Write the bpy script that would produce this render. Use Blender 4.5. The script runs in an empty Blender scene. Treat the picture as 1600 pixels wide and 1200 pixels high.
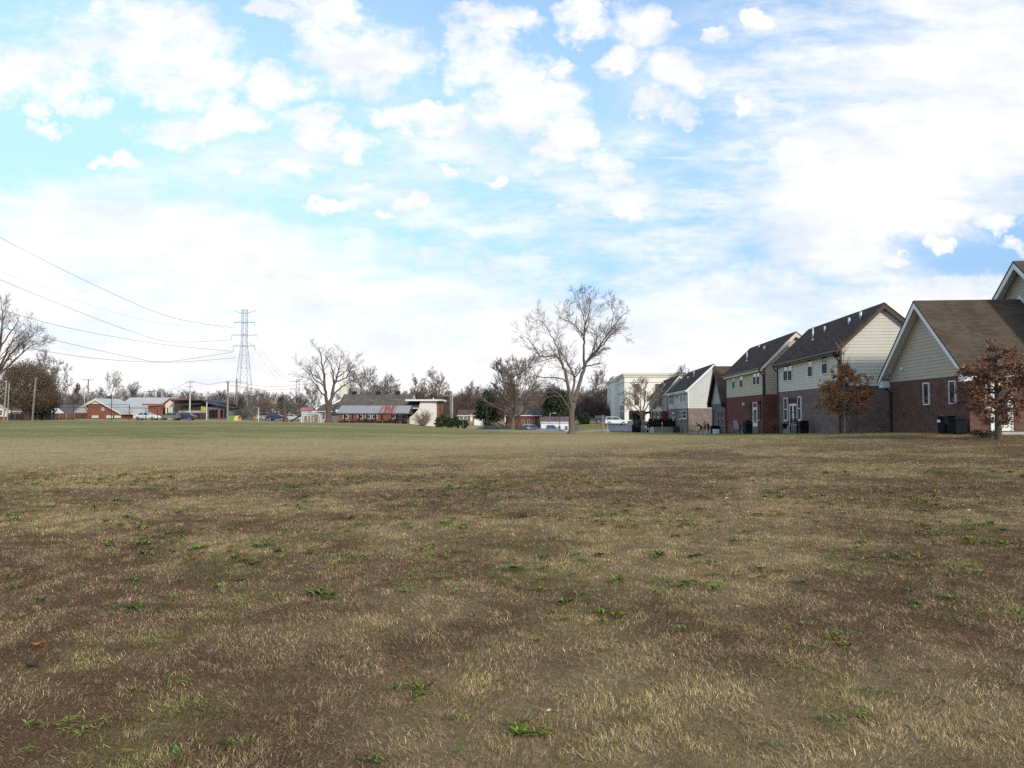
import bpy, bmesh, math, random
import numpy as np
from mathutils import Vector, Matrix

SC = bpy.context.scene
COL = SC.collection
RNG = random.Random(7)

# ------------------------------------------------------------------ camera model
F, CX, CY, HOR, EYE = 1120.0, 800.0, 600.0, 645.0, 1.55
PITCH = math.atan((HOR - CY) / F)
CP, SP = math.cos(PITCH), math.sin(PITCH)

def ray(u, v):
    a = (u - CX) / F; b = (CY - v) / F
    return Vector((a, CP - b * SP, SP + b * CP))

def P(u, v, Y):
    """world point on the sight line through photo pixel (u, v) at forward distance Y"""
    d = ray(u, v); t = Y / d.y
    return Vector((d.x * t, Y, EYE + d.z * t))

cam_d = bpy.data.cameras.new("camera")
cam_d.sensor_width = 36.0; cam_d.lens = F / 1600 * 36
cam_d.clip_start = 0.05; cam_d.clip_end = 8000
cam = bpy.data.objects.new("camera", cam_d); COL.objects.link(cam)
cam.location = (0, 0, EYE); cam.rotation_euler = (math.pi / 2 + PITCH, 0, 0)
SC.camera = cam

# ------------------------------------------------------------------ terrain height
_ctl = []
def _c(x, y, z): _ctl.append((x, y, z))
for u, v, Y in [(1386,676,39.5),(1507,677,31.7),(1315,677,42.5),(1215,677.5,55.5),(1195,678,57.5),(1134,678,72),
                (1111,677.5,79),(1075,676.5,87),(1046,675.5,105),(1014,675,125),(1560,689,28),(1320,677,39.5),
                (893,678,60),(940,676.5,75),(1000,676,90),(920,666,150),(976,658,171),(1041,658,171),(1100,660,172),
                (860,679,137),(801,671,111),(760,677,140),(800,678,140),(840,678.5,142),(740,672,100),(770,672,106),(840,673,104),(862,673.5,104),(685,668,118),(640,662,120),(530,661,122),
                (512,660.5,115),(485,660,125),(370,659,140),(230,656,145),(100,655.5,150),(0,656,140),(-120,656,140),
                (380,655,250),(730,658,190),(820,672,165),(920,652,230),(150,654,185),(320,655.5,170),(450,658,160),
                (1060,672,140), (700,652,230)]:
    p = P(u, v, Y); _c(p.x, p.y, p.z)
for x, y, z in [(0,0,0),(-5,3,0),(5,3,0),(0,10,0),(0,20,0),(-10,10,0.01),(10,10,.05),(12,20,.2),(-15,25,.03),(0,40,-.1),
                (-20,50,.06),(-45,60,.16),(-60,90,.2),(-25,85,.05),(0,-20,0),(-25,-20,0),(25,-20,.4),(25,5,.45),(30,25,.75),(45,40,.8),
                (45,80,-.2),(55,120,-.8),(60,170,-.6),(-60,20,.1),(-140,60,.5),(-190,150,.6),(-220,260,.8),(-100,300,.5),
                (0,330,2.5),(60,320,3.0),(120,300,2.0),(200,200,.5),(150,60,.6),(0,450,4),(-250,450,1.5),(250,450,2.0),
                (-300,-100,.4),(300,-100,.6),(0,-200,0)]:
    _c(x, y, z)
_C = np.array(_ctl)
def _solve():
    n = len(_C); X = _C[:, :2] / 50.0
    d2 = ((X[:, None] - X[None]) ** 2).sum(-1)
    K = 0.5 * d2 * np.log(d2 + 1e-9) + np.eye(n) * 0.004
    A = np.zeros((n + 3, n + 3)); A[:n, :n] = K
    A[:n, n] = 1; A[:n, n+1:] = X; A[n, :n] = 1; A[n+1:, :n] = X.T
    b = np.zeros(n + 3); b[:n] = _C[:, 2]
    return X, np.linalg.solve(A, b)
_TX, _TW = _solve()
def heights(x, y):
    x = np.asarray(x, float).ravel(); y = np.asarray(y, float).ravel()
    out = np.empty(len(x)); n = len(_TX)
    for s in range(0, len(x), 60000):
        q = np.stack([x[s:s+60000], y[s:s+60000]], 1) / 50.0
        d2 = (q[:, None, 0] - _TX[None, :, 0]) ** 2 + (q[:, None, 1] - _TX[None, :, 1]) ** 2
        z = (0.5 * d2 * np.log(d2 + 1e-9)) @ _TW[:n] + _TW[n] + q @ _TW[n+1:]
        r = np.hypot(x[s:s+60000], y[s:s+60000])
        w = np.clip((r - 320) / 250, 0, 1); w = w * w * (3 - 2 * w)
        out[s:s+60000] = z * (1 - w) + 1.0 * w
    return out
def gz(x, y): return float(heights([x], [y])[0])
def G(u, Y):
    """ground point under photo column u at distance Y"""
    x = (u - CX) / F * Y / (CP + (HOR - CY) / F * SP) if False else P(u, HOR, Y).x
    return Vector((x, Y, gz(x, Y)))

# ------------------------------------------------------------------ numpy noise
def _hash(ix, iy, seed):
    h = (ix.astype(np.int64) * 374761393 + iy.astype(np.int64) * 668265263 + seed * 1442695041) & 0xffffffff
    h = ((h ^ (h >> 13)) * 1274126177) & 0xffffffff
    return ((h ^ (h >> 16)) & 0xffff) / 65535.0
def vnoise(x, y, seed=0):
    ix = np.floor(x); iy = np.floor(y); fx = x - ix; fy = y - iy
    fx = fx * fx * (3 - 2 * fx); fy = fy * fy * (3 - 2 * fy)
    a = _hash(ix, iy, seed); b = _hash(ix+1, iy, seed); c = _hash(ix, iy+1, seed); d = _hash(ix+1, iy+1, seed)
    return (a * (1 - fx) + b * fx) * (1 - fy) + (c * (1 - fx) + d * fx) * fy
def fbm(x, y, octs=3, seed=0):
    s = 0; amp = .5; t = 0
    for o in range(octs):
        ang = .7 * o; ca, sa = math.cos(ang), math.sin(ang)
        s = s + amp * vnoise((x * ca - y * sa) * 2**o + 17.3 * o, (x * sa + y * ca) * 2**o - 9.1 * o, seed + o)
        t += amp; amp *= .55
    return s / t
def sstep(x, a, b):
    t = np.clip((x - a) / (b - a), 0, 1); return t * t * (3 - 2 * t)

# ------------------------------------------------------------------ objects
def link(o, parent=None):
    COL.objects.link(o)
    if parent is not None: o.parent = parent
    return o
def tag(o, label=None, cat=None, group=None, kind=None):
    if label: o["label"] = label
    if cat: o["category"] = cat
    if group: o["group"] = group
    if kind: o["kind"] = kind
    return o
def thing(name, label, cat, loc=(0,0,0), rz=0.0, group=None):
    o = bpy.data.objects.new(name, None); o.empty_display_size = .3
    o.location = loc; o.rotation_euler = (0, 0, rz)
    link(o); tag(o, label, cat, group)
    o["mx"] = 0
    del o["mx"]
    return o
def MX(o): return Matrix.Translation(o.location) @ Matrix.Rotation(o.rotation_euler.z, 4, 'Z')

class MB:
    def __init__(s): s.v = []; s.f = []; s.m = []; s.mi = 0; s.fn = None
    def add(s, vs, fs):
        o = len(s.v)
        if s.fn: vs = [s.fn(*p) for p in vs]
        s.v += [tuple(p) for p in vs]; s.f += [tuple(i + o for i in f) for f in fs]; s.m += [s.mi] * len(fs)
    def box(s, x0, x1, y0, y1, z0, z1):
        s.add([(x0,y0,z0),(x1,y0,z0),(x1,y1,z0),(x0,y1,z0),(x0,y0,z1),(x1,y0,z1),(x1,y1,z1),(x0,y1,z1)],
              [(0,3,2,1),(4,5,6,7),(0,1,5,4),(1,2,6,5),(2,3,7,6),(3,0,4,7)])
    def quad(s, a, b, c, d): s.add([a, b, c, d], [(0,1,2,3)])
    def poly(s, pts): s.add(pts, [tuple(range(len(pts)))])
    def prism(s, poly, off):
        """polygon (3-D points) swept along off"""
        n = len(poly); o = Vector(off)
        vs = [Vector(p) for p in poly] + [Vector(p) + o for p in poly]
        fs = [tuple(range(n))[::-1], tuple(range(n, 2*n))] + [(i, (i+1) % n, n + (i+1) % n, n + i) for i in range(n)]
        s.add(vs, fs)
    def tube(s, pts, rad, n=6, cap=True):
        pts = [Vector(p) for p in pts]
        if not hasattr(rad, '__len__'): rad = [rad] * len(pts)
        up = Vector((0, 0, 1)); vs = []; fs = []
        ref = None
        for i, p in enumerate(pts):
            t = (pts[min(i+1, len(pts)-1)] - pts[max(i-1, 0)])
            if t.length < 1e-9: t = Vector((0, 0, 1))
            t.normalize()
            if ref is None:
                ref = t.cross(up)
                if ref.length < 1e-3: ref = t.cross(Vector((1, 0, 0)))
            a = (ref - t * ref.dot(t))
            if a.length < 1e-6: a = t.orthogonal()
            a.normalize(); ref = a; b = t.cross(a)
            for k in range(n):
                q = 2 * math.pi * k / n
                vs.append(p + (a * math.cos(q) + b * math.sin(q)) * rad[i])
        for i in range(len(pts) - 1):
            for k in range(n):
                k2 = (k + 1) % n
                fs.append((i*n + k, i*n + k2, (i+1)*n + k2, (i+1)*n + k))
        if cap:
            fs.append(tuple(range(n))[::-1]); fs.append(tuple((len(pts)-1)*n + k for k in range(n)))
        s.add(vs, fs)
    def ball(s, c, rx, ry=None, rz=None, nu=10, nv=6):
        ry = ry or rx; rz = rz or rx; c = Vector(c); vs = [c + Vector((0,0,rz))]; fs = []
        for j in range(1, nv):
            t = math.pi * j / nv
            for i in range(nu):
                p = 2 * math.pi * i / nu
                vs.append(c + Vector((rx*math.sin(t)*math.cos(p), ry*math.sin(t)*math.sin(p), rz*math.cos(t))))
        vs.append(c - Vector((0,0,rz)))
        for i in range(nu): fs.append((0, 1+i, 1+(i+1) % nu))
        for j in range(nv-2):
            for i in range(nu):
                a = 1 + j*nu; b = a + nu; i2 = (i+1) % nu
                fs.append((a+i, b+i, b+i2, a+i2))
        l = len(vs)-1; a = 1 + (nv-2)*nu
        for i in range(nu): fs.append((l, a+(i+1) % nu, a+i))
        s.add(vs, fs)
    def build(s, name, mat, parent=None, smooth=False, bevel=0.0):
        me = bpy.data.meshes.new(name); me.from_pydata(s.v, [], s.f)
        mats = mat if isinstance(mat, (list, tuple)) else [mat]
        for m in mats: me.materials.append(m)
        if len(mats) > 1: me.polygons.foreach_set("material_index", s.m)
        if smooth: me.polygons.foreach_set("use_smooth", [True] * len(me.polygons))
        me.update()
        o = bpy.data.objects.new(name, me); link(o, parent)
        if bevel:
            b = o.modifiers.new("bevel", 'BEVEL'); b.width = bevel; b.segments = 2; b.limit_method = 'ANGLE'
        return o

def np_mesh(name, verts, faces, mats, col=None, parent=None, quads=True, smooth=False):
    """faces: (n,k) index array"""
    me = bpy.data.meshes.new(name); nv = len(verts); nf, k = faces.shape
    me.vertices.add(nv); me.vertices.foreach_set("co", np.ascontiguousarray(verts, dtype=np.float32).ravel())
    me.loops.add(nf * k); me.loops.foreach_set("vertex_index", np.ascontiguousarray(faces, dtype=np.int32).ravel())
    me.polygons.add(nf); me.polygons.foreach_set("loop_start", np.arange(0, nf * k, k, dtype=np.int32))
    if smooth: me.polygons.foreach_set("use_smooth", np.ones(nf, dtype=bool))
    for m in (mats if isinstance(mats, (list, tuple)) else [mats]): me.materials.append(m)
    me.update(calc_edges=True)
    if col is not None:
        at = me.attributes.new("col", 'FLOAT_COLOR', 'POINT')
        c4 = np.ones((nv, 4), dtype=np.float32); c4[:, :3] = col
        at.data.foreach_set("color", c4.ravel())
    o = bpy.data.objects.new(name, me); link(o, parent)
    return o

# ------------------------------------------------------------------ materials
class NT:
    def __init__(s, tree): s.t = tree; s.n = tree.nodes; s.l = tree.links
    def new(s, typ, **kw):
        nd = s.n.new(typ)
        for k, v in kw.items(): setattr(nd, k, v)
        return nd
    def put(s, sock, val):
        if hasattr(val, 'is_output'): s.l.new(val, sock)
        else: sock.default_value = val
    def math(s, op, a, b=None, c=None, clamp=False):
        nd = s.new('ShaderNodeMath', operation=op, use_clamp=clamp); s.put(nd.inputs[0], a)
        if b is not None: s.put(nd.inputs[1], b)
        if c is not None: s.put(nd.inputs[2], c)
        return nd.outputs[0]
    def vmath(s, op, a, b=None, c=None):
        nd = s.new('ShaderNodeVectorMath', operation=op); s.put(nd.inputs[0], a)
        if b is not None: s.put(nd.inputs[1], b)
        if c is not None: s.put(nd.inputs[2], c)
        return nd.outputs['Value'] if op in ('DOT_PRODUCT', 'LENGTH') else nd.outputs[0]
    def noise(s, vec, scale, detail=3, rough=.55, dim='3D'):
        nd = s.new('ShaderNodeTexNoise', noise_dimensions=dim); s.put(nd.inputs['Vector'], vec)
        nd.inputs['Scale'].default_value = scale; nd.inputs['Detail'].default_value = detail
        nd.inputs['Roughness'].default_value = rough
        return nd.outputs[0]
    def mix(s, fac, a, b, typ='MIX'):
        nd = s.new('ShaderNodeMix', data_type='RGBA', blend_type=typ)
        s.put(nd.inputs['Factor'], fac)
        for k, val in ((6, a), (7, b)):
            if isinstance(val, tuple): val = (*val[:3], 1)
            s.put(nd.inputs[k], val)
        return nd.outputs[2]
    def smooth(s, x, a, b):
        nd = s.new('ShaderNodeMapRange', interpolation_type='SMOOTHSTEP'); s.put(nd.inputs[0], x)
        nd.inputs[1].default_value = a; nd.inputs[2].default_value = b
        return nd.outputs[0]
    def ramp(s, x, a, b, c=0., d=1.):
        nd = s.new('ShaderNodeMapRange'); s.put(nd.inputs[0], x)
        for i, q in enumerate((a, b, c, d)): nd.inputs[i+1].default_value = q
        return nd.outputs[0]

_mats = {}
def new_mat(name):
    m = bpy.data.materials.new(name); m.use_nodes = True
    nt = NT(m.node_tree); bs = m.node_tree.nodes["Principled BSDF"]
    return m, nt, bs
def mat(name, col, rough=.75, metal=0., var=.18, scale=3., spec=.3, stretch=None, coat=0.):
    if name in _mats: return _mats[name]
    m, nt, bs = new_mat(name)
    tc = nt.new('ShaderNodeTexCoord').outputs['Object']
    if stretch: tc = nt.vmath('MULTIPLY', tc, stretch)
    n = nt.noise(tc, scale, 4, .6)
    f = nt.ramp(n, .3, .7)
    c = nt.mix(f, tuple(q * (1 - var) for q in col), tuple(min(1, q * (1 + var)) for q in col))
    nt.put(bs.inputs['Base Color'], c)
    bs.inputs['Roughness'].default_value = rough; bs.inputs['Metallic'].default_value = metal
    bs.inputs['Specular IOR Level'].default_value = spec
    if coat: bs.inputs['Coat Weight'].default_value = coat; bs.inputs['Coat Roughness'].default_value = .05
    _mats[name] = m; return m
def brick(name, c1, c2, mortar, bw=.22, bh=.075):
    if name in _mats: return _mats[name]
    m, nt, bs = new_mat(name)
    sp = nt.new('ShaderNodeSeparateXYZ'); nt.put(sp.inputs[0], nt.new('ShaderNodeTexCoord').outputs['Object'])
    cb = nt.new('ShaderNodeCombineXYZ'); nt.put(cb.inputs[0], nt.math('ADD', sp.outputs[0], sp.outputs[1])); nt.put(cb.inputs[1], sp.outputs[2])
    bt = nt.new('ShaderNodeTexBrick'); nt.put(bt.inputs['Vector'], cb.outputs[0])
    bt.inputs['Scale'].default_value = 1; bt.inputs['Brick Width'].default_value = bw; bt.inputs['Row Height'].default_value = bh
    bt.inputs['Mortar Size'].default_value = .008; bt.inputs['Mortar Smooth'].default_value = .3; bt.inputs['Bias'].default_value = 0
    bt.inputs['Color1'].default_value = (*c1, 1); bt.inputs['Color2'].default_value = (*c2, 1); bt.inputs['Mortar'].default_value = (*mortar, 1)
    n = nt.noise(cb.outputs[0], 1.7, 4, .6); n2 = nt.noise(cb.outputs[0], 6.0, 3, .6)
    k = nt.math('ADD', nt.ramp(n, .25, .75, .72, 1.28), nt.ramp(n2, .25, .75, -.16, .16))
    sc = nt.new('ShaderNodeVectorMath', operation='SCALE'); nt.put(sc.inputs[0], bt.outputs[0]); nt.put(sc.inputs['Scale'], k)
    nt.put(bs.inputs['Base Color'], sc.outputs[0]); bs.inputs['Roughness'].default_value = .9; bs.inputs['Specular IOR Level'].default_value = .2
    bp = nt.new('ShaderNodeBump'); bp.inputs['Strength'].default_value = .5; bp.inputs['Distance'].default_value = .01
    nt.put(bp.inputs['Height'], nt.math('SUBTRACT', 1.0, bt.outputs['Fac'])); nt.put(bs.inputs['Normal'], bp.outputs[0])
    _mats[name] = m; return m
def shingle(name, col, var=.3):
    if name in _mats: return _mats[name]
    m, nt, bs = new_mat(name)
    sp = nt.new('ShaderNodeSeparateXYZ'); nt.put(sp.inputs[0], nt.new('ShaderNodeTexCoord').outputs['Object'])
    cb = nt.new('ShaderNodeCombineXYZ'); nt.put(cb.inputs[0], sp.outputs[1]); nt.put(cb.inputs[1], nt.math('MULTIPLY', sp.outputs[2], 1.4))
    bt = nt.new('ShaderNodeTexBrick'); nt.put(bt.inputs['Vector'], cb.outputs[0])
    bt.inputs['Scale'].default_value = 1; bt.inputs['Brick Width'].default_value = .33; bt.inputs['Row Height'].default_value = .14
    bt.inputs['Mortar Size'].default_value = .006
    bt.inputs['Color1'].default_value = (*[q*(1-var) for q in col], 1); bt.inputs['Color2'].default_value = (*[q*(1+var) for q in col], 1)
    bt.inputs['Mortar'].default_value = (*[q*.45 for q in col], 1)
    n = nt.noise(cb.outputs[0], .9, 4, .6); k = nt.ramp(n, .25, .75, .75, 1.25)
    sc = nt.new('ShaderNodeVectorMath', operation='SCALE'); nt.put(sc.inputs[0], bt.outputs[0]); nt.put(sc.inputs['Scale'], k)
    nt.put(bs.inputs['Base Color'], sc.outputs[0]); bs.inputs['Roughness'].default_value = .95; bs.inputs['Specular IOR Level'].default_value = .15
    bp = nt.new('ShaderNodeBump'); bp.inputs['Strength'].default_value = .4; bp.inputs['Distance'].default_value = .01
    nt.put(bp.inputs['Height'], nt.noise(cb.outputs[0], 30, 2)); nt.put(bs.inputs['Normal'], bp.outputs[0])
    _mats[name] = m; return m
def glass(name, col=(.03,.035,.04), rough=.06):
    if name in _mats: return _mats[name]
    m, nt, bs = new_mat(name)
    tc = nt.new('ShaderNodeTexCoord').outputs['Object']
    c = nt.mix(nt.noise(tc, 1.3, 2), tuple(q*.6 for q in col), tuple(q*1.4 for q in col))
    nt.put(bs.inputs['Base Color'], c); bs.inputs['Roughness'].default_value = rough; bs.inputs['Specular IOR Level'].default_value = .9
    bp = nt.new('ShaderNodeBump'); bp.inputs['Strength'].default_value = .06; nt.put(bp.inputs['Height'], nt.noise(tc, 1.5, 1)); nt.put(bs.inputs['Normal'], bp.outputs[0])
    _mats[name] = m; return m
def attr_mat(name, rough=.9, fine=None, spec=.15, trans=0.0):
    if name in _mats: return _mats[name]
    m, nt, bs = new_mat(name)
    at = nt.new('ShaderNodeAttribute', attribute_name="col"); c = at.outputs['Color']
    if fine:
        tc = nt.new('ShaderNodeTexCoord').outputs['Object']
        for sc_, lo, hi in fine:
            k = nt.ramp(nt.noise(tc, sc_, 4, .65), .25, .75, lo, hi)
            s = nt.new('ShaderNodeVectorMath', operation='SCALE'); nt.put(s.inputs[0], c); nt.put(s.inputs['Scale'], k); c = s.outputs[0]
    nt.put(bs.inputs['Base Color'], c); bs.inputs['Roughness'].default_value = rough; bs.inputs['Specular IOR Level'].default_value = spec
    _mats[name] = m; return m
SKY_TINT, CLOUD, SKY_STR, SUN_STR, EXPO = (1.0, 1.0, 1.0), (4.6, 4.5, 4.45), 0.15, 1.9, 0.78
# ------------------------------------------------------------------ sky, sun
SUN_EL, SUN_AZ = math.radians(25), math.radians(146)      # azimuth clockwise from +Y: behind the camera, to its right
W = bpy.data.worlds.new("World"); SC.world = W; W.use_nodes = True
nt = NT(W.node_tree); W.node_tree.nodes.clear()
out = nt.new('ShaderNodeOutputWorld'); bg = nt.new('ShaderNodeBackground'); nt.l.new(bg.outputs[0], out.inputs[0])
sky = nt.new('ShaderNodeTexSky', sky_type='NISHITA', sun_disc=False)
sky.sun_elevation = SUN_EL; sky.sun_rotation = SUN_AZ; sky.air_density = 1.0; sky.dust_density = .15; sky.ozone_density = 1.5
D = nt.new('ShaderNodeTexCoord').outputs['Generated']
sp = nt.new('ShaderNodeSeparateXYZ'); nt.put(sp.inputs[0], D)
dx, dy, dz = sp.outputs
front = nt.smooth(dy, .05, .3)
dyc = nt.math('MAXIMUM', dy, .08)
ab = nt.new('ShaderNodeCombineXYZ'); nt.put(ab.inputs[0], nt.math('DIVIDE', dx, dyc)); nt.put(ab.inputs[1], nt.math('DIVIDE', dz, dyc))
AB = ab.outputs[0]
# cloud-deck coordinates: a level layer overhead, so clouds flatten towards the horizon
den = nt.math('ADD', nt.math('MAXIMUM', dz, 0.0), .16)
pc = nt.new('ShaderNodeCombineXYZ'); nt.put(pc.inputs[0], nt.math('DIVIDE', dx, den)); nt.put(pc.inputs[1], nt.math('DIVIDE', dy, den))
PC = pc.outputs[0]
warp = nt.new('ShaderNodeTexNoise'); nt.put(warp.inputs['Vector'], AB); warp.inputs['Scale'].default_value = 9; warp.inputs['Detail'].default_value = 4
ABW = nt.vmath('MULTIPLY_ADD', nt.vmath('SUBTRACT', warp.outputs['Color'], (.5,.5,.5)), (.13,.09,0), AB)
warp2 = nt.new('ShaderNodeTexNoise'); nt.put(warp2.inputs['Vector'], AB); warp2.inputs['Scale'].default_value = 34; warp2.inputs['Detail'].default_value = 5; warp2.inputs['Roughness'].default_value = .65
ABW = nt.vmath('MULTIPLY_ADD', nt.vmath('SUBTRACT', warp2.outputs['Color'], (.5,.5,.5)), (.055,.04,0), ABW)
def blob(u, v, ru, rv, src=None):
    a, b = (u - CX) / F, (HOR - v) / F
    ru, rv = (ru * 1.22, rv * 1.3) if src is None else (ru, rv)
    s = (F / ru, F / rv, 0)
    q = nt.vmath('MULTIPLY_ADD', src or ABW, s, (-a*s[0], -b*s[1], 0))
    return nt.math('SUBTRACT', 1.0, nt.vmath('DOT_PRODUCT', q, q), clamp=True)
PUFFS = [(20,112,120,42),(205,45,130,75),(285,95,85,65),(115,150,45,18),(555,72,105,62),(470,10,80,28),(310,185,110,32),(425,125,75,36),
 (480,182,62,30),(520,206,80,20),(553,216,34,18),(186,235,40,13),(366,266,27,10),(445,262,42,16),(552,277,32,9),(530,307,56,13),(487,296,12,9),(650,308,32,15),
 (60,187,36,10),(40,165,24,9),(133,236,20,8),(775,15,75,24),(755,85,78,50),(830,150,95,75),(880,212,60,50),(650,162,90,20),(690,183,55,24),
 (915,18,48,28),(1010,28,58,40),(1062,92,52,38),(1035,150,40,28),(980,82,40,22),(945,250,70,26),(870,90,30,22),(1200,22,45,16),(1135,45,26,12),(1160,145,22,16),
 (1480,366,34,12),(1560,335,52,16),(1400,395,30,10),(1590,372,24,14),(890,316,22,12),(985,305,34,20),(700,248,22,10),(770,262,20,12),(605,335,26,7)]
BANKS = [(100,420,420,135),(430,485,430,120),(250,380,300,70),(760,545,420,90),(1520,150,290,220),(1400,320,250,130),(1150,500,330,75),(1600,230,170,130),(1500,-10,170,80),(1330,250,130,70),(1500,480,330,60)]
GAPS = [(1490,385,130,34),(1590,350,60,20),(1100,205,70,60)]
THIN = [(1330,90,280,190),(1250,180,240,190),(1050,330,240,120),(1150,140,170,90),(1000,240,130,70),(720,345,220,90),(870,300,130,90),(90,60,140,60),(520,260,360,60),(700,210,150,90),(880,420,240,50)]
def field(lst, src=None):
    acc = None
    for t in lst:
        x = blob(*t, src=src); acc = x if acc is None else nt.math('MAXIMUM', acc, x)
    return acc
# billow detail
nA = nt.noise(nt.vmath('MULTIPLY', AB, (1, 1.5, 1)), 15, 8, .6); nB = nt.noise(nt.vmath('MULTIPLY', AB, (.6, 2.2, 1)), 5, 6, .6); nP = nt.noise(PC, 1.6, 7, .6)
puff = nt.math('MULTIPLY', nt.math('POWER', field(PUFFS), .85), front)
bank = nt.math('MULTIPLY', nt.math('POWER', field(BANKS), .7), front)
gap = nt.math('MULTIPLY', field(GAPS), front)
low = nt.math('MULTIPLY', nt.smooth(dz, .135, .05), 1.5)
dp = nt.math('ADD', puff, nt.math('MULTIPLY', nt.math('SUBTRACT', nA, .5), 2.6))
ap = nt.math('MULTIPLY', nt.smooth(dp, .02, 1.08), nt.smooth(puff, .0, .35))
db = nt.math('ADD', nt.math('MAXIMUM', bank, low), nt.math('MULTIPLY', nt.math('SUBTRACT', nB, .5), 1.9))
db = nt.math('SUBTRACT', db, nt.math('MULTIPLY', gap, .5))
abk = nt.smooth(db, .22, 1.05)
# the rest of the dome (out of view) gets the same broken cloud
back = nt.math('MULTIPLY', nt.smooth(nP, .46, .60), nt.math('SUBTRACT', 1.0, front))
cir = nt.noise(nt.vmath('MULTIPLY', AB, (.9, 2.6, 1)), 7, 8, .65)
th = nt.math('MULTIPLY', nt.math('MULTIPLY', field(THIN), front), nt.smooth(cir, .34, .66))
trail = field([(1150,242,150,4.5),(900,335,120,3.5),(1240,244,120,6)], src=nt.vmath('MULTIPLY_ADD', nt.vmath('SUBTRACT', warp.outputs['Color'], (.5,.5,.5)), (.02,.008,0), AB))
trail = nt.math('MULTIPLY', nt.math('MULTIPLY', trail, .7), nt.smooth(nA, .3, .55))
alpha = nt.math('MAXIMUM', nt.math('MAXIMUM', ap, abk), nt.math('MAXIMUM', back, nt.math('MAXIMUM', nt.math('MULTIPLY', th, .88), trail)))
skyc = nt.new('ShaderNodeVectorMath', operation='MULTIPLY'); nt.put(skyc.inputs[0], sky.outputs[0]); tint = nt.mix(nt.smooth(dz, .08, .48), (.46, .52, .64), (1.34, 1.30, 1.18)); nt.put(skyc.inputs[1], tint)
cl = nt.mix(nt.ramp(nt.noise(nt.vmath('MULTIPLY', AB, (.8, 1.8, 1)), 8, 6, .6), .35, .68), tuple(q * k_ for q, k_ in zip(CLOUD, (.76, .80, .86))), CLOUD)
fin = nt.mix(alpha, skyc.outputs[0], cl)
nt.put(bg.inputs['Color'], fin); bg.inputs['Strength'].default_value = SKY_STR
W.cycles.sampling_method = 'MANUAL'; W.cycles.sample_map_resolution = 512

sd = bpy.data.lights.new("sun", 'SUN'); sd.energy = SUN_STR; sd.angle = math.radians(4); sd.color = (1, .93, .80)
so = bpy.data.objects.new("sun", sd); link(so)
sv = Vector((math.cos(SUN_EL)*math.sin(SUN_AZ), math.cos(SUN_EL)*math.cos(SUN_AZ), math.sin(SUN_EL)))
so.rotation_euler = sv.to_track_quat('Z', 'Y').to_euler()
SC.view_settings.view_transform = 'Standard'; SC.view_settings.look = 'None'
SC.view_settings.exposure = EXPO; SC.view_settings.gamma = 1.0
SC.cycles.max_bounces = 5; SC.cycles.diffuse_bounces = 2; SC.cycles.glossy_bounces = 2; SC.cycles.transparent_max_bounces = 6
SC.cycles.use_denoising = False
SC.cycles.caustics_reflective = False; SC.cycles.caustics_refractive = False

# ------------------------------------------------------------------ ground
THATCH, DARK, STRAW, GSTRAW, OLIVE, GREEN = [np.array(c) for c in
    ((.215,.130,.072),(.108,.062,.036),(.47,.345,.18),(.385,.28,.15),(.21,.185,.062),(.10,.145,.032))]
def zones(x, y):
    """share of brown thatch, straw, green at a place on the field (what grows there)"""
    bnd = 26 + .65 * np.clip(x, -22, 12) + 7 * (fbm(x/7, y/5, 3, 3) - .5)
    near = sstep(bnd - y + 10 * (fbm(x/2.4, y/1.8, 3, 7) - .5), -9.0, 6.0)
    pA = fbm(x/1.7, y/1.7, 4, 11); pB = fbm(x/.55, y/.55, 3, 23); pC = fbm(x/4.5, y/4.5, 3, 31)
    straw_n = np.clip(sstep(pA + .5*(pC-.5), .44, .62) * .82 + .22 * sstep(pB, .5, .7) + .42 * sstep(y, bnd - 13, bnd - 1), 0, 1)
    green_n = sstep(pB * .6 + fbm(x/.9, y/.9, 2, 41) * .4, .58, .70) * .62 + .14 * sstep(pC, .45, .7) + .45 * sstep(x, 9, 15) * sstep(y, 17, 24) * sstep(pC, .3, .55)
    # beyond: straw belt, then mown green/straw bands
    lay = .6 * fbm(x/22, y/6, 4, 51) + .4 * fbm(x/5, y/2.2, 3, 52); lay2 = fbm(x/40, y/16, 3, 61)
    belt = sstep(y, 34 + .5*np.clip(x, -40, 10), 46 + .6*np.clip(x, -40, 10))
    gl = sstep(-x, -8, 12) * sstep(y + 8*(fbm(x/12, y/9, 3, 57)-.5), 36, 50) * (1 - sstep(y, 92, 130)) * 1.45
    gr = sstep(x, 6, 14) * .75 * (1 - sstep(y, 60, 90)) + sstep(x, 0, 15) * sstep(y, 62, 80) * .8
    green_f = np.clip(belt * np.maximum(gl, .12) * (.25 + .75*sstep(lay, .36, .58)) + gr * sstep(lay, .25, .65) + .15 * sstep(lay2, .5, .65) + .14, 0, 1)
    brown_f = .30 * sstep(lay2, .40, .62) + .15 * sstep(y, 90, 140)
    return near, straw_n, green_n, green_f, brown_f
def ground_color(x, y):
    near, sn, gn, gf, bf = zones(x, y)
    c = lambda a: a[None, :]
    n_col = c(THATCH*.95) * (1 - sn[:, None]) + c(GSTRAW) * sn[:, None]
    n_col = n_col * np.array([1.06, 1.01, .98]) * (1 - gn[:, None]*.6) + c(OLIVE) * gn[:, None]*.6
    f_col = c(STRAW * .80) * (1 - bf[:, None]) + c(GSTRAW*.7) * bf[:, None]
    f_col = f_col * (1 - gf[:, None]) + c(np.array([.185,.175,.062])) * gf[:, None]
    f_col = f_col * (.84 + .32 * (.5*fbm(x/16, y/3.2, 3, 71) + .5*fbm(x/3, y/1.3, 2, 72)))[:, None]
    return n_col * near[:, None] + f_col * (1 - near[:, None]), near

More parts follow.
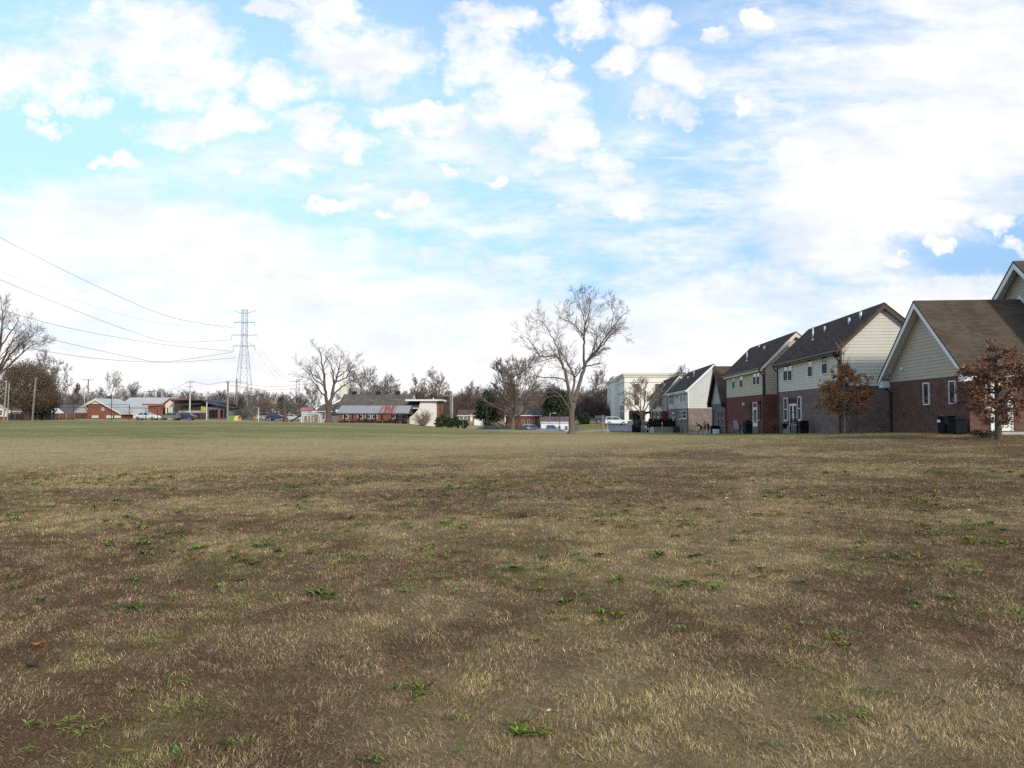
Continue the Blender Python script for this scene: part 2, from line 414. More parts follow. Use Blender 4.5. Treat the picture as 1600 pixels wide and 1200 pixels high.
def make_ground():
    def axis(lims):
        out = []
        for a, b, st in lims: out += list(np.arange(a, b, st))
        return np.array(sorted(set(np.round(out, 3))))
    pos = [(0, 30, .35), (30, 70, .9), (70, 160, 2.2), (160, 400, 8), (400, 1000, 50), (1000, 3001, 250)]
    xs = axis(pos); xs = np.concatenate([-xs[:0:-1], xs])
    ys = np.concatenate([-axis([(0, 20, 2), (20, 200, 15), (200, 3001, 250)])[:0:-1], axis([(0, 60, .35), (60, 110, .8), (110, 260, 1.8), (260, 450, 8), (450, 1000, 50), (1000, 3001, 250)])])
    X, Y = np.meshgrid(xs, ys); x, y = X.ravel(), Y.ravel()
    z = heights(x, y) + .035 * (fbm(x/2.3, y/2.3, 2, 77) - .5) * (np.hypot(x, y) < 200)
    col, near = ground_color(x, y)
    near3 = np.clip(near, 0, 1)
    col = col * (1 - .46 * near3[:, None])     # ground colour made darker across the near zone, beneath the modelled blades
    nx, ny = len(xs), len(ys)
    i = np.arange(nx*ny).reshape(ny, nx)
    f = np.stack([i[:-1,:-1], i[:-1,1:], i[1:,1:], i[1:,:-1]], -1).reshape(-1, 4)
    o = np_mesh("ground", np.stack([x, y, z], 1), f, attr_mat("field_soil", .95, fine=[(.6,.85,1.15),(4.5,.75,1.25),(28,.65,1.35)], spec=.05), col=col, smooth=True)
    tag(o, kind="structure")
make_ground()

def make_grass(scale=1.0):
    g = np.random.default_rng(5)
    V = []; C = []; n_tot = 0
    bands = [(2.2, 4, 11000, 1.0), (4, 6, 8500, 1.05), (6, 9, 5600, 1.15), (9, 13, 3000, 1.35), (13, 19, 1350, 1.7), (19, 28, 560, 2.2), (28, 42, 190, 2.9), (42, 62, 60, 3.6)]
    for y0, y1, dens, sz in bands:
        half = lambda yy: yy * .735 + 4.0
        area = (half(y0) + half(y1)) * (y1 - y0); n = int(area * dens * scale)
        y = np.sqrt(g.uniform((y0+1.9)**2, (y1+1.9)**2, n)) - 1.9
        x = g.uniform(-1, 1, n) * half(y)
        edge = (half(y) - np.abs(x)) / 2.6          # thins out beyond the sides
        k_ = g.random(n) < np.clip(edge, 0, 1); x, y = x[k_], y[k_]; n = len(x)
        near, sn, gn, gf, bf = zones(x, y)
        r = g.random(n); tuft = fbm(x/.35, y/.35, 2, 91)
        ps = near * (.20 + .62 * sn) + (1 - near) * (1 - gf) * (1 - .6*bf)
        pg = near * (.10 + .68 * gn) + (1 - near) * gf * .9
        kind = np.where(r < ps, 1, np.where(r < ps + pg, 2, 0))
        keep = (g.random(n) < np.where(near > .5, .45 + .55 * sstep(tuft, .3, .6), .9))
        x, y, kind, near, tuft, sn = (a[keep] for a in (x, y, kind, near, tuft, sn)); n = len(x)
        stand = sstep(tuft + .5 * (sn - .4), .54, .76)
        flat = g.random(n) < np.where(near > .5, .62 - .3 * stand, .35)
        L = g.uniform(.013, .032, n) * (1 + .25 * stand * (kind == 1)) * sz ** .45
        L = np.where(flat, g.uniform(.02, .06, n) * sz ** .45, L); L = np.where(near < .5, L * .75, L)
        wd = g.uniform(.0011, .0030, n) * sz * np.where(kind == 2, 1.4, 1.0)
        az = (fbm(x/.5, y/.5, 2, 201) - .5) * 14 + g.normal(0, .9, n)
        lean = np.where(flat, g.uniform(1.25, 1.75, n), g.uniform(.35, 1.4, n) * (1 - .4*stand))
        dxy = np.stack([np.cos(az), np.sin(az)], 1); side = np.stack([-dxy[:, 1], dxy[:, 0]], 1)
        tw = g.uniform(-.6, .6, n); side = side * np.cos(tw)[:, None] + dxy * np.sin(tw)[:, None]
        z = heights(x, y) + .035 * (fbm(x/2.3, y/2.3, 2, 77) - .5)
        b = np.stack([x, y, z], 1); lift = np.where(flat, g.uniform(.004, .024, n), 0.0); b[:, 2] += lift - .003
        l1 = lean * .6; l2 = np.minimum(lean * 1.35, 1.75)
        d1 = np.concatenate([dxy * np.sin(l1)[:, None], np.cos(l1)[:, None]], 1); d2 = np.concatenate([dxy * np.sin(l2)[:, None], np.cos(l2)[:, None]], 1)
        m = b + d1 * (L * .5)[:, None]; t = m + d2 * (L * .5)[:, None]
        s3 = np.concatenate([side * (wd * .5)[:, None], np.zeros((n, 1))], 1)
        V.append(np.stack([b - s3, b + s3, m - s3*.8, m + s3*.8, t], 1).reshape(-1, 3))
        k = g.random(n)[:, None]; k2 = g.random(n)[:, None]
        brown = THATCH*1.25 * (1-k) + DARK * k
        brown = np.where(k2 > .82, np.array([.37,.28,.18]) * (.7 + .6*k), brown)
        straw = STRAW*1.02 * (1-k) + GSTRAW * k; straw = np.where(near[:, None] > .5, straw * .88, straw*.86)
        grn = GREEN * 1.15 * (1-k) + OLIVE * 1.15 * k
        red = np.array([.17,.07,.035])
        cc = np.where((kind == 1)[:, None], straw, np.where((kind == 2)[:, None], grn, brown))
        cc = np.where(((kind == 0) & (g.random(n) < .05))[:, None], red, cc)
        cc = cc * np.exp(g.normal(0, 1, n) * np.where(near > .5, .36, .15))[:, None]
        cc = np.where(near[:, None] > .5, cc * np.array([1.06, 1.01, .98]), cc)
        # clumps of the same growth share a tone
        cc = cc * (.72 + .56 * fbm(x/.16, y/.16, 2, 211))[:, None]
        cc = np.where(near[:, None] > .5, cc, cc * .98)
        C.append(np.repeat(cc, 5, 0)); n_tot += n
    # tufts: many blades springing from one crown
    nt_ = int(6200 * scale); ty = np.sqrt(g.uniform(3.9**2, 22**2, nt_*2)) - 1.9; tx = g.uniform(-1, 1, nt_*2) * (ty*.735 + 2.5)
    ok = fbm(tx/1.7, ty/1.7, 4, 11) + .3*g.random(nt_*2) > .56; tx, ty = tx[ok], ty[ok]
    cnt = g.integers(14, 46, len(tx)); idx = np.repeat(np.arange(len(tx)), cnt); n = len(idx)
    tone = np.array([STRAW*.95, GSTRAW*1.1, OLIVE*1.1, np.array([.20,.12,.07]), np.array([.33,.26,.19])])[g.choice(5, len(tx), p=[.36,.26,.16,.07,.15])] * g.uniform(.7, 1.15, len(tx))[:, None]
    far = (1 + np.clip(ty - 6, 0, 16) * .09)
    Lt = g.uniform(.018, .055, len(tx)); ang = g.uniform(0, 2*np.pi, n); rad = np.abs(g.normal(0, .028, n)) * far[idx]
    x = tx[idx] + np.cos(ang)*rad; y = ty[idx] + np.sin(ang)*rad; az = ang + g.normal(0, .5, n) 
    lean = np.clip(g.uniform(.1, 1.1, n) + rad*6, .1, 1.45); L = Lt[idx] * g.uniform(.6, 1.3, n); wd = g.uniform(.0012, .0024, n) * far[idx]
    dxy = np.stack([np.cos(az), np.sin(az)], 1); side = np.stack([-dxy[:, 1], dxy[:, 0]], 1)
    b = np.stack([x, y, heights(x, y) + .035 * (fbm(x/2.3, y/2.3, 2, 77) - .5) - .003], 1)
    l1 = lean * .6; l2 = np.minimum(lean * 1.5, 1.9)
    m = b + np.concatenate([dxy * np.sin(l1)[:, None], np.cos(l1)[:, None]], 1) * (L*.55)[:, None]; t = m + np.concatenate([dxy * np.sin(l2)[:, None], np.cos(l2)[:, None]], 1) * (L*.5)[:, None]
    s3 = np.concatenate([side * (wd * .5)[:, None], np.zeros((n, 1))], 1)
    V.append(np.stack([b - s3, b + s3, m - s3*.8, m + s3*.8, t], 1).reshape(-1, 3))
    cc = tone[idx] * np.exp(g.normal(0, .28, n))[:, None]; C.append(np.repeat(cc, 5, 0)); n_tot += n
    V = np.concatenate(V); C = np.concatenate(C)
    i = np.arange(n_tot) * 5
    # each blade: a quad and a tip triangle, written as two quads' worth of triangles
    tri = np.stack([np.stack([i, i+1, i+3], 1), np.stack([i, i+3, i+2], 1), np.stack([i+2, i+3, i+4], 1)], 1).reshape(-1, 3)
    o = np_mesh("dry_grass", V, tri, attr_mat("grass_blades", .8, spec=.12), col=C)
    tag(o, "dry brown and straw coloured winter grass of the field", "grass", kind="stuff")
    print("blades", n_tot)

def leaf_quads(g, centers, size, col, droop=.3, long=2.0, up=.0):
    """small leaf-sized quads at centers"""
    n = len(centers)
    d = g.normal(size=(n, 3)); d[:, 2] = d[:, 2] * .7 - droop + up; d /= np.linalg.norm(d, axis=1)[:, None]
    r = g.normal(size=(n, 3)); s = np.cross(d, r); s /= np.linalg.norm(s, axis=1)[:, None] + 1e-9
    L = size * g.uniform(.6, 1.3, n)[:, None]; w = L / long
    c = np.asarray(centers)
    V = np.stack([c, c + d*L*.5 + s*w*.5, c + d*L, c + d*L*.5 - s*w*.5], 1).reshape(-1, 3)
    return V, np.repeat(col, 4, 0)

def make_weeds():
    g = np.random.default_rng(9); V = []; C = []
    n = 5600
    y = np.sqrt(g.uniform(4.6**2, 20**2, n*3)) - 1.9; x = g.uniform(-1, 1, n*3) * (y * .73 + 2)
    p = .45*fbm(x/2.2, y/2.2, 2, 131) + .55*fbm(x/.7, y/.7, 2, 133) + .22*g.random(n*3); k = np.argsort(-p)[:n]; x, y = x[k], y[k]
    for a, b in zip(x, y):
        m = int(g.integers(9, 30)); R = .018 + .058 * g.random()**2.1; z = gz(a, b) + .022
        ang = g.uniform(0, 2*np.pi, m); L = R * g.uniform(.6, 1.3, m); w = L * g.uniform(.10, .22, m) * [.7, 1.0, 1.9][int(g.integers(0, 3))]
        d = np.stack([np.cos(ang), np.sin(ang), g.uniform(.05, [.4, 1.0, 1.6][int(g.integers(0, 3))], m)], 1); d /= np.linalg.norm(d, axis=1)[:, None]
        s = np.stack([-np.sin(ang), np.cos(ang), np.zeros(m)], 1)
        o = np.array([a, b, z]) + np.concatenate([g.normal(0, R*.35, (m, 2)), np.zeros((m, 1))], 1)
        mid = o + d * (L*.55)[:, None]; tip = mid + d * (L*.5)[:, None] - np.array([0, 0, 1]) * (L*.22)[:, None]
        V.append(np.stack([o, mid + s*(w*.5)[:, None], tip, mid - s*(w*.5)[:, None]], 1).reshape(-1, 3))
        base = np.array([(.14,.195,.034),(.10,.145,.034),(.20,.205,.05),(.12,.175,.045)][int(g.integers(0, 4))])
        cc = base * g.uniform(.6, 1.5, m)[:, None]; cc = np.where((g.random(m) < .1)[:, None], np.array([.20,.13,.04]), cc)
        C.append(np.repeat(cc, 4, 0))
    V = np.concatenate(V); C = np.concatenate(C); f = np.arange(len(V)).reshape(-1, 4)
    o = np_mesh("weeds", V, f, attr_mat("weed_leaves", .85, spec=.08), col=C)
    tag(o, "low green broad-leaved weeds scattered through the brown grass", "weeds", kind="stuff")

def sheet(name, poly, lift, m, step=1.5, kind="structure"):
    """flat ground sheet (road, patio) draped over the terrain inside a quad of 4 corner points (x, y)"""
    a, b, c, d = [np.array(q, float) for q in poly]
    nu = max(2, int(np.linalg.norm(b-a)/step)+1); nv = max(2, int(np.linalg.norm(d-a)/step)+1)
    u, v = np.meshgrid(np.linspace(0, 1, nu), np.linspace(0, 1, nv)); u = u.ravel()[:, None]; v = v.ravel()[:, None]
    p = (a*(1-u)+b*u)*(1-v) + (d*(1-u)+c*u)*v
    z = heights(p[:, 0], p[:, 1]) + lift
    i = np.arange(nu*nv).reshape(nv, nu); f = np.stack([i[:-1,:-1], i[:-1,1:], i[1:,1:], i[1:,:-1]], -1).reshape(-1, 4)
    o = np_mesh(name, np.concatenate([p, z[:, None]], 1), f, m, smooth=True); tag(o, kind=kind); return o
# ------------------------------------------------------------------ materials for buildings
BR_MAUVE = brick("brick_mauve", (.20,.145,.122), (.125,.085,.073), (.175,.148,.128))
BR_RED = brick("brick_red", (.18,.054,.041), (.13,.039,.031), (.14,.078,.064))
BR_WINE = brick("brick_wine", (.16,.078,.060), (.095,.046,.038), (.14,.10,.08))
BR_TAN = brick("brick_tan", (.26,.195,.16), (.175,.13,.11), (.25,.21,.185))
BR_GREY = brick("brick_grey", (.17,.145,.13), (.12,.10,.092), (.16,.145,.13))
BR_ORANGE = brick("brick_orange", (.25,.09,.055), (.19,.065,.042), (.22,.13,.10))
SH_DARK = shingle("shingle_dark", (.072,.050,.040)); SH_BROWN = shingle("shingle_brown", (.088,.066,.047), .18); SH_GREY = shingle("shingle_grey", (.125,.105,.085))
SH_PLUM = shingle("shingle_plum", (.13,.10,.10))
SID = lambda n, c: mat("siding_" + n, c, .6, var=.05, scale=1.2)
S_WHITE, S_CREAM, S_TAN, S_TAUPE, S_GREY, S_IVORY = SID("white", (.55,.54,.49)), SID("cream", (.55,.51,.40)), SID("tan", (.46,.405,.31)), SID("taupe", (.43,.375,.285)), SID("grey", (.34,.33,.30)), SID("ivory", (.55,.52,.435))
T_WHITE = mat("trim_white", (.74,.74,.72), .5, var=.05); T_CREAM = mat("trim_cream", (.62,.56,.46), .5, var=.05)
T_BROWN = mat("trim_brown", (.055,.032,.026), .45, var=.1); T_BLACK = mat("trim_black", (.022,.02,.02), .5, var=.1)
GLASS = glass("window_glass"); GLASS_D = glass("window_glass_dark", (.012,.013,.015), .1)
SCREEN = mat("insect_screen", (.035,.036,.042), .7, var=.1)
CONC = mat("concrete", (.42,.40,.36), .9, var=.15, scale=2); CONC_D = mat("concrete_stained", (.25,.24,.21), .9, var=.2, scale=2); ASPH = mat("asphalt", (.11,.11,.115), .95, var=.2, scale=.6)
METAL_W = mat("galvanised", (.55,.56,.57), .45, .6, var=.12); BLACK_P = mat("black_plastic", (.010,.011,.013), .75, var=.1, spec=.12)
WOOD_P = mat("weathered_wood", (.30,.25,.19), .85, var=.3, scale=4, stretch=(6,6,1)); WOOD_POLE = mat("pole_wood", (.23,.19,.155), .9, var=.25, scale=4, stretch=(5,5,.4))
DARK_ST = mat("dark_steel", (.05,.05,.052), .5, .4, var=.1); RUSTRED = mat("rust_red", (.28,.09,.05), .8, var=.2)

class House:
    """gabled house; local y runs along the ridge (x = 0), local x across it"""
    def __init__(s, name, label, cat, loc, rz, w1, w2, L, hb, he, hr, slope2=None, group=None):
        s.root = thing(name, label, cat, loc, rz, group); s.M = MX(s.root); s.z0 = loc[2]
        s.w1, s.w2, s.L = w1, w2, L
        s.hb, s.he, s.hr = hb - s.z0, he - s.z0, hr - s.z0
        s.k1 = (s.hr - s.he) / w1; s.k2 = slope2 or s.k1; s.he2 = s.hr - s.k2 * w2
    def xl(s, z): return -s.w1 if z <= s.he else -s.w1 + (z - s.he) / s.k1
    def xr(s, z): return s.w2 if z <= s.he2 else s.w2 - (z - s.he2) / s.k2
    def fmap(s, wall):
        return {'L': lambda a, z, d: (-s.w1 - d, a, z), 'R': lambda a, z, d: (s.w2 + d, a, z),
                'G': lambda a, z, d: (a, -d, z), 'B': lambda a, z, d: (a, s.L + d, z)}[wall]
    def walls(s, bm, sm, tm, drop=1.6, side_top=None, board=.19):
        m = MB(); m.box(-s.w1, s.w2, 0, s.L, -drop, s.hb); m.build("brick_wall", bm, s.root)
        m = MB()
        for wall, top in (('L', s.he), ('R', s.he2), ('G', s.hr), ('B', s.hr)):
            f = s.fmap(wall); z = s.hb
            while z < top - .01:
                zt = min(z + board, top)
                if wall in 'LR': a0, a1, b0, b1 = 0, s.L, 0, s.L
                else: a0, a1, b0, b1 = s.xl(z), s.xr(z), s.xl(zt), s.xr(zt)
                m.add([f(a0, z, .028), f(a1, z, .028), f(b1, zt, .008), f(b0, zt, .008)], [(0,1,2,3)])
                m.add([f(a0, z, -.02), f(a1, z, -.02), f(a1, z, .028), f(a0, z, .028)], [(0,1,2,3)])
                z = zt
        o = m.build("siding_wall", sm, s.root)
        for cx, cy in ((-s.w1, 0), (s.w2, 0), (-s.w1, s.L), (s.w2, s.L)):
            top = (s.he if cx < 0 else s.he2)
            if top > s.hb + .2: m = MB(); m.box(cx-.06, cx+.06, cy-.06, cy+.06, s.hb, top); m.build("corner_trim", tm, s.root)
    def roof(s, rm, tm, ov=.35, og=.3, th=.14, rake=.2, gutter=None, soffit=None):
        zl, zr = s.hr - s.k1 * (s.w1 + ov), s.hr - s.k2 * (s.w2 + ov); t = .06
        m = MB(); y0, y1 = -og, s.L + og
        for x, z in ((-s.w1-ov, zl), (s.w2+ov, zr)):
            m.prism([(0, y0, s.hr + t), (x, y0, z + t), (x, y0, z + t - th*.6), (0, y0, s.hr + t - th*.6)], (0, y1-y0, 0))
        m.build("roof", rm, s.root)
        m = MB()
        for x, z in ((-s.w1-ov+.03, zl), (s.w2+ov-.03, zr)):
            for ya in (y0 + .02, y1 - .06):
                m.prism([(0, ya, s.hr - .03), (x, ya, z - .03), (x, ya, z - rake), (0, ya, s.hr - rake*1.25)], (0, .04, 0))
        # soffit under the overhangs
        for x, z, xw in ((-s.w1-ov+.03, zl, -s.w1), (s.w2+ov-.03, zr, s.w2)):
            m.box(min(x, xw) , max(x, xw), y0+.06, y1-.06, z - rake + .02, z - rake + .05)
            m.box(x-.02 if x < 0 else x-.02, x+.02, y0+.06, y1-.06, z - rake, z - .03)
        m.build("rake_trim", tm, s.root)
        for x, z in ((-s.w1-ov+.04, zl), (s.w2+ov-.04, zr)):
            for ya, yb in ((y0+.06, -.002), (s.L+.002, y1-.06)):
                m = MB(); m.prism([(0, ya, s.hr - .04), (x, ya, z - .04), (x, ya, z - .06), (0, ya, s.hr - .06)], (0, yb - ya, 0)); m.build("soffit", tm, s.root)
        if gutter:
            for x, z in ((-s.w1-ov, zl), (s.w2+ov, zr)):
                m = MB(); q = -1 if x < 0 else 1
                m.box(min(x, x+.11*q), max(x, x+.11*q), y0, y1, z - .13, z - .01)
                m.build("gutter", gutter, s.root)
        s.zl, s.ov = zl, ov
    def downspout(s, ys, m_, wall='L'):
        for y in ys:
            m = MB(); x = -s.w1 - .08
            m.tube([(-s.w1-s.ov-.04, y, s.zl-.13), (-s.w1-s.ov-.02, y, s.zl-.28), (x, y, s.zl-.62), (x, y, -1.0)], .05, 6)
            m.build("downspout", m_, s.root)
    def pix(s, wall, u, v, off=0.0):
        Mi = s.M.inverted(); o = Mi @ Vector((0,0,EYE)); d = Mi.to_3x3() @ ray(u, v)
        if wall in 'LR':
            x = -s.w1 - off if wall == 'L' else s.w2 + off; t = (x - o.x) / d.x; p = o + d*t; return p.y, p.z
        y = -off if wall == 'G' else s.L + off; t = (y - o.y) / d.y; p = o + d*t; return p.x, p.z
    def rect(s, wall, u0, v0, u1, v1):
        um, vm = (u0+u1)/2, (v0+v1)/2
        a = sorted((s.pix(wall, u0, vm)[0], s.pix(wall, u1, vm)[0])); z = sorted((s.pix(wall, um, v0)[1], s.pix(wall, um, v1)[1]))
        return a[0], a[1], z[0], z[1]
    def window(s, wall, r, frame=None, fw=.06, mull=1, rail=True, pane=None, sill=None, name="window", label=None):
        opening(s.root, s.fmap(wall), r, frame or T_WHITE, fw, mull, rail, pane or GLASS, sill, name, label)
    def vent(s, x, y, h=.35, r=.05, hood=False):
        z = (s.hr + s.k1 * x if x < 0 else s.hr - s.k2 * x) + .06
        m = MB(); m.tube([(x, y, z - .1), (x, y, z + h)], r, 8)
        if hood: m.tube([(x, y, z-.03), (x, y, z+.12)], [r*3, r*1.1], 8)
        m.build("roof_vent", METAL_W, s.root, smooth=True)

def opening(root, f, r, frame, fw, mull, rail, pane, sill, name="window", label=None, d=.075):
    a0, a1, z0, z1 = r
    m = MB(); m.fn = f
    m.box(a0-fw, a0, z0-fw, z1+fw, -.02, d); m.box(a1, a1+fw, z0-fw, z1+fw, -.02, d)
    m.box(a0, a1, z1, z1+fw, -.02, d); m.box(a0, a1, z0-fw, z0, -.02, d)
    w = a1 - a0
    for k in range(1, mull): m.box(a0 + w*k/mull - fw*.5, a0 + w*k/mull + fw*.5, z0, z1, -.02, d-.004)
    if rail: zm = (z0+z1)/2; m.box(a0, a1, zm - fw*.4, zm + fw*.4, -.02, d-.008)
    fo = m.build(name, frame, root)
    if label: fo["label"] = label
    m = MB(); m.fn = f; m.box(a0+.001, a1-.001, z0+.001, z1-.001, -.02, .05); m.build("pane", pane, fo)
    if rail and pane is GLASS:
        m = MB(); m.fn = f; m.box(a0+.002, a1-.002, z0+.002, (z0+z1)/2 - fw*.4, .05, .056); m.build("insect_screen", SCREEN, fo)
    if sill: m = MB(); m.fn = f; m.box(a0-fw-.05, a1+fw+.05, z0-fw-.07, z0-fw, -.02, d+.05); m.build("sill", sill, fo)
    return fo

def glazed_door(root, f, r, frame, leaf, pane, transom=True, label=None, leaves=1):
    a0, a1, z0, z1 = r; fw = .07; zt = z1 - .38 if transom else z1
    m = MB(); m.fn = f
    m.box(a0-fw, a0, z0, z1+fw, -.02, .06); m.box(a1, a1+fw, z0, z1+fw, -.02, .06); m.box(a0, a1, z1, z1+fw, -.02, .06)
    if transom: m.box(a0, a1, zt-.03, zt+.03, -.02, .055)
    d = m.build("door_frame", frame, root)
    if transom: m = MB(); m.fn = f; m.box(a0, a1, zt+.03, z1, -.02, .015); m.build("transom", pane, d)
    w = (a1 - a0) / leaves
    for k in range(leaves):
        b0, b1 = a0 + w*k + .008, a0 + w*(k+1) - .008; s = .13 if w > .6 else .09
        m = MB(); m.fn = f
        m.box(b0, b0+s, z0, zt-.03, -.02, .04); m.box(b1-s, b1, z0, zt-.03, -.02, .04)
        m.box(b0+s, b1-s, z0, z0+.25, -.02, .04); m.box(b0+s, b1-s, zt-.17, zt-.03, -.02, .04)
        lf = m.build("door", leaf, root)
        if label and k == 0: lf["label"] = label
        m = MB(); m.fn = f; m.box(b0+s, b1-s, z0+.25, zt-.17, -.02, .02); m.build("pane", pane, lf)
        m = MB(); m.fn = f; m.box(b1-s+.03, b1-.04, z0+.95, z0+1.05, .04, .09); m.build("handle", METAL_W, lf)

KR = .085; ROW = -math.atan(KR)
def row_house(name, label, u_c, v_unused, Y, w1, w2, L, hb, he, hr, slope2, group="brick and siding houses along the right edge of the field"):
    c = P(u_c, HOR, Y)                                   # near corner of the wall that faces the field
    e2 = Vector((1, -KR, 0)).normalized(); o = Vector((c.x, c.y, 0)) + e2 * w1; o.z = gz(c.x, c.y)
    return House(name, label, "house", o, ROW, w1, w2, L, hb, he, hr, slope2, group)

# --- house with the white siding, second from the right
B = row_house("house", "two-storey house with white siding over mauve-brown brick, the orange-leaved young tree in front of it", 1315, 0, 42.5, 2.45, 4.6, 13.1, 3.14, 5.62, 8.0, .84)
B.walls(BR_MAUVE, S_IVORY, T_BROWN); B.roof(SH_DARK, T_BROWN, gutter=T_BROWN, rake=.24); B.downspout([.12, 12.95], T_BROWN)
B.root.children[1]["label"] = "cream-white lap siding"
for r in [(1225.3,564.5,1231.4,594.5),(1232.2,564,1238.2,594)]: B.window('L', B.rect('L', *r), fw=.05)
B.window('L', B.rect('L', 1263.5,557,1270.2,588), fw=.05); B.window('L', B.rect('L', 1285.6,552,1293.8,583.6), fw=.05)
for r in [(1226.4,623,1231.2,656),(1248,621,1252.4,655)]: B.window('L', B.rect('L', *r), fw=.06, sill=CONC, label="narrow window beside the glazed door")
a0, a1, z0, z1 = B.rect('L', 1234,622,1246,668)
glazed_door(B.root, B.fmap('L'), (a0, a1, .25, z1), T_BLACK, T_WHITE, GLASS_D, leaves=2, label="white French door in a dark surround")
m = MB(); m.fn = B.fmap('L'); m.box(a0-.2, a1+.2, -.5, .24, .0, .45); m.build("door_step", CONC_D, B.root)
a0, a1, z0, z1 = B.rect('L', 1301.5,546,1310.5,554); m = MB(); m.fn = B.fmap('L')
m.box(a0, a1, z0, z1, .03, .06)
for k in range(5): z = z0 + (z1-z0)*(k+.5)/5; m.box(a0+.04, a1-.04, z-.02, z+.02, .06, .08)
m.build("louvre_vent", S_WHITE, B.root)
B.vent(-1.45, 7.9, .95, .055, True); B.vent(-.95, 7.0, .4, .07); B.vent(-.95, 2.6, .4, .08); B.vent(-.75, 1.3, .42, .09)
for yy, zz in ((10.6, 5.0-B.z0),(0.35, 4.95-B.z0)):
    m = MB(); m.fn = B.fmap('L'); m.box(yy-.08, yy+.08, zz-.06, zz+.06, .03, .2); m.build("floodlight", T_BLACK, B.root)

# --- red brick house
C_ = row_house("house", "two-storey house with beige siding over dark red brick, white back door with patio furniture outside", 1195, 0, 57.5, 2.45, 4.6, 14.4, 3.04, 5.55, 8.0, .84)
C_.walls(BR_RED, S_TAN, T_BROWN); C_.roof(SH_DARK, T_CREAM, gutter=T_BROWN, rake=.3); C_.downspout([.12, 14.3], T_BROWN)
for r in [(1145,585,1148.8,607),(1156.8,582.6,1161.2,604.7)]: C_.window('L', C_.rect('L', *r), fw=.05)
for r in [(1177.8,576.5,1182.2,601),(1183.2,576,1187.6,600.5)]: C_.window('L', C_.rect('L', *r), fw=.05)
for r in [(1171.3,627,1173.6,655.5),(1186,626,1188.8,655)]: C_.window('L', C_.rect('L', *r), fw=.06, sill=CONC, frame=T_BROWN, label="narrow brown-framed window beside the white door")
a0, a1, z0, z1 = C_.rect('L', 1177.5,630,1183.5,666)
glazed_door(C_.root, C_.fmap('L'), (a0, a1, .55, z1), T_WHITE, T_WHITE, GLASS_D, label="white glazed back door")
m = MB(); m.fn = C_.fmap('L'); m.box(a0-.3, a1+.3, -.8, .53, 0, 1.0); m.box(a0-.3, a1+.3, -.8, .27, 1.0, 1.35); m.build("door_step", CONC_D, C_.root)
for u, v in ((1165, 631), (1188.7, 629)):
    a, z = C_.pix('L', u, v); m = MB(); m.fn = C_.fmap('L'); m.box(a-.05, a+.05, z-.05, z+.05, 0, .12)
    m.prism([(a-.2, z+.12, .12), (a+.2, z+.12, .12), (a+.06, z-.16, .12), (a-.06, z-.16, .12)], (0, 0, .14)); m.build("wall_lamp", T_WHITE if u < 1170 else T_BROWN, C_.root)
C_.vent(-1.75, 8.6, .9, .055, True); C_.vent(-1.0, 5.4, .35, .08); C_.vent(-.5, 9.2, .35, .05)

# --- low gabled wing between the red and the grey house
c0 = P(1122, HOR, 76.2)
Dh = House("garage", "single-storey grey gabled wing with black rake boards, tucked beside the dark red brick house", "garage", (c0.x, c0.y, gz(c0.x, c0.y)), -math.pi/2 + ROW, 3.45, 3.45, 6.5, 2.5, 2.95, 6.45)
Dh.walls(BR_GREY, S_GREY, S_GREY); Dh.roof(SH_BROWN, T_BLACK, gutter=T_BLACK, rake=.42, og=.45, ov=.4)
for x in (.2, 1.9): Dh.window('G', (x, x+.8, .9, 2.4), fw=.05, frame=S_GREY, pane=GLASS_D)
m = MB(); m.fn = Dh.fmap('G'); m.box(-3.2, -2.0, -.3, 2.6, .0, .05); m.build("door", T_BLACK, Dh.root)

# --- long grey-brick house with white siding
E = row_house("house", "two-storey house with white siding over grey-tan brick, people standing by its end wall", 1075.5, 0, 87, 3.0, 4.6, 18.2, 2.09, 4.62, 7.42, .84)
E.walls(BR_TAN, S_WHITE, T_WHITE); E.roof(SH_DARK, T_WHITE, gutter=T_WHITE, rake=.3); E.downspout([.1, 18.0], DARK_ST)
for r in [(1046.8,616,1048.4,631),(1048.9,616,1050.4,631),(1050.9,616,1052.4,631),(1064,613,1065.8,627.5),(1069,612,1070.8,627)]: E.window('L', E.rect('L', *r), fw=.06)
E.window('L', E.rect('L', 1057.4,615,1059,622), fw=.06, rail=False)
for r in [(1062,643,1064.5,654),(1067.5,642.5,1073,653)]: E.window('L', E.rect('L', *r), fw=.08, sill=T_WHITE)
a0, a1, z0, z1 = E.rect('L', 1051,645,1054,668); glazed_door(E.root, E.fmap('L'), (a0, a1, z1-2.2, z1), T_WHITE, T_WHITE, GLASS, transom=False)
E.vent(-1.3, 6.0, .9, .06, True); E.vent(-1.5, 9.5, .4, .07)

# --- farthest row house
Fh = row_house("house", "farthest two-storey house of the row, pale siding over red brick behind a clipped dark hedge", 1035.5, 0, 107, 2.5, 4.6, 18.5, 1.79, 4.25, 7.15, .84)
Fh.walls(BR_RED, S_IVORY, T_CREAM); Fh.roof(SH_DARK, T_CREAM, gutter=T_BROWN, rake=.3); Fh.downspout([.1], DARK_ST)
for r in [(1016.6,622,1018.2,636),(1020,622,1021.6,636),(1024.5,622,1026.2,630),(1029.5,620,1034,635)]: Fh.window('L', Fh.rect('L', *r), fw=.07)
for r in [(1016,645,1018,660),(1022,645,1024,660),(1027.5,645,1030.5,664)]: Fh.window('L', Fh.rect('L', *r), fw=.08)
Fh.vent(-1.3, 6.5, .5, .08); Fh.vent(-1.1, 10.5, .8, .06, True)

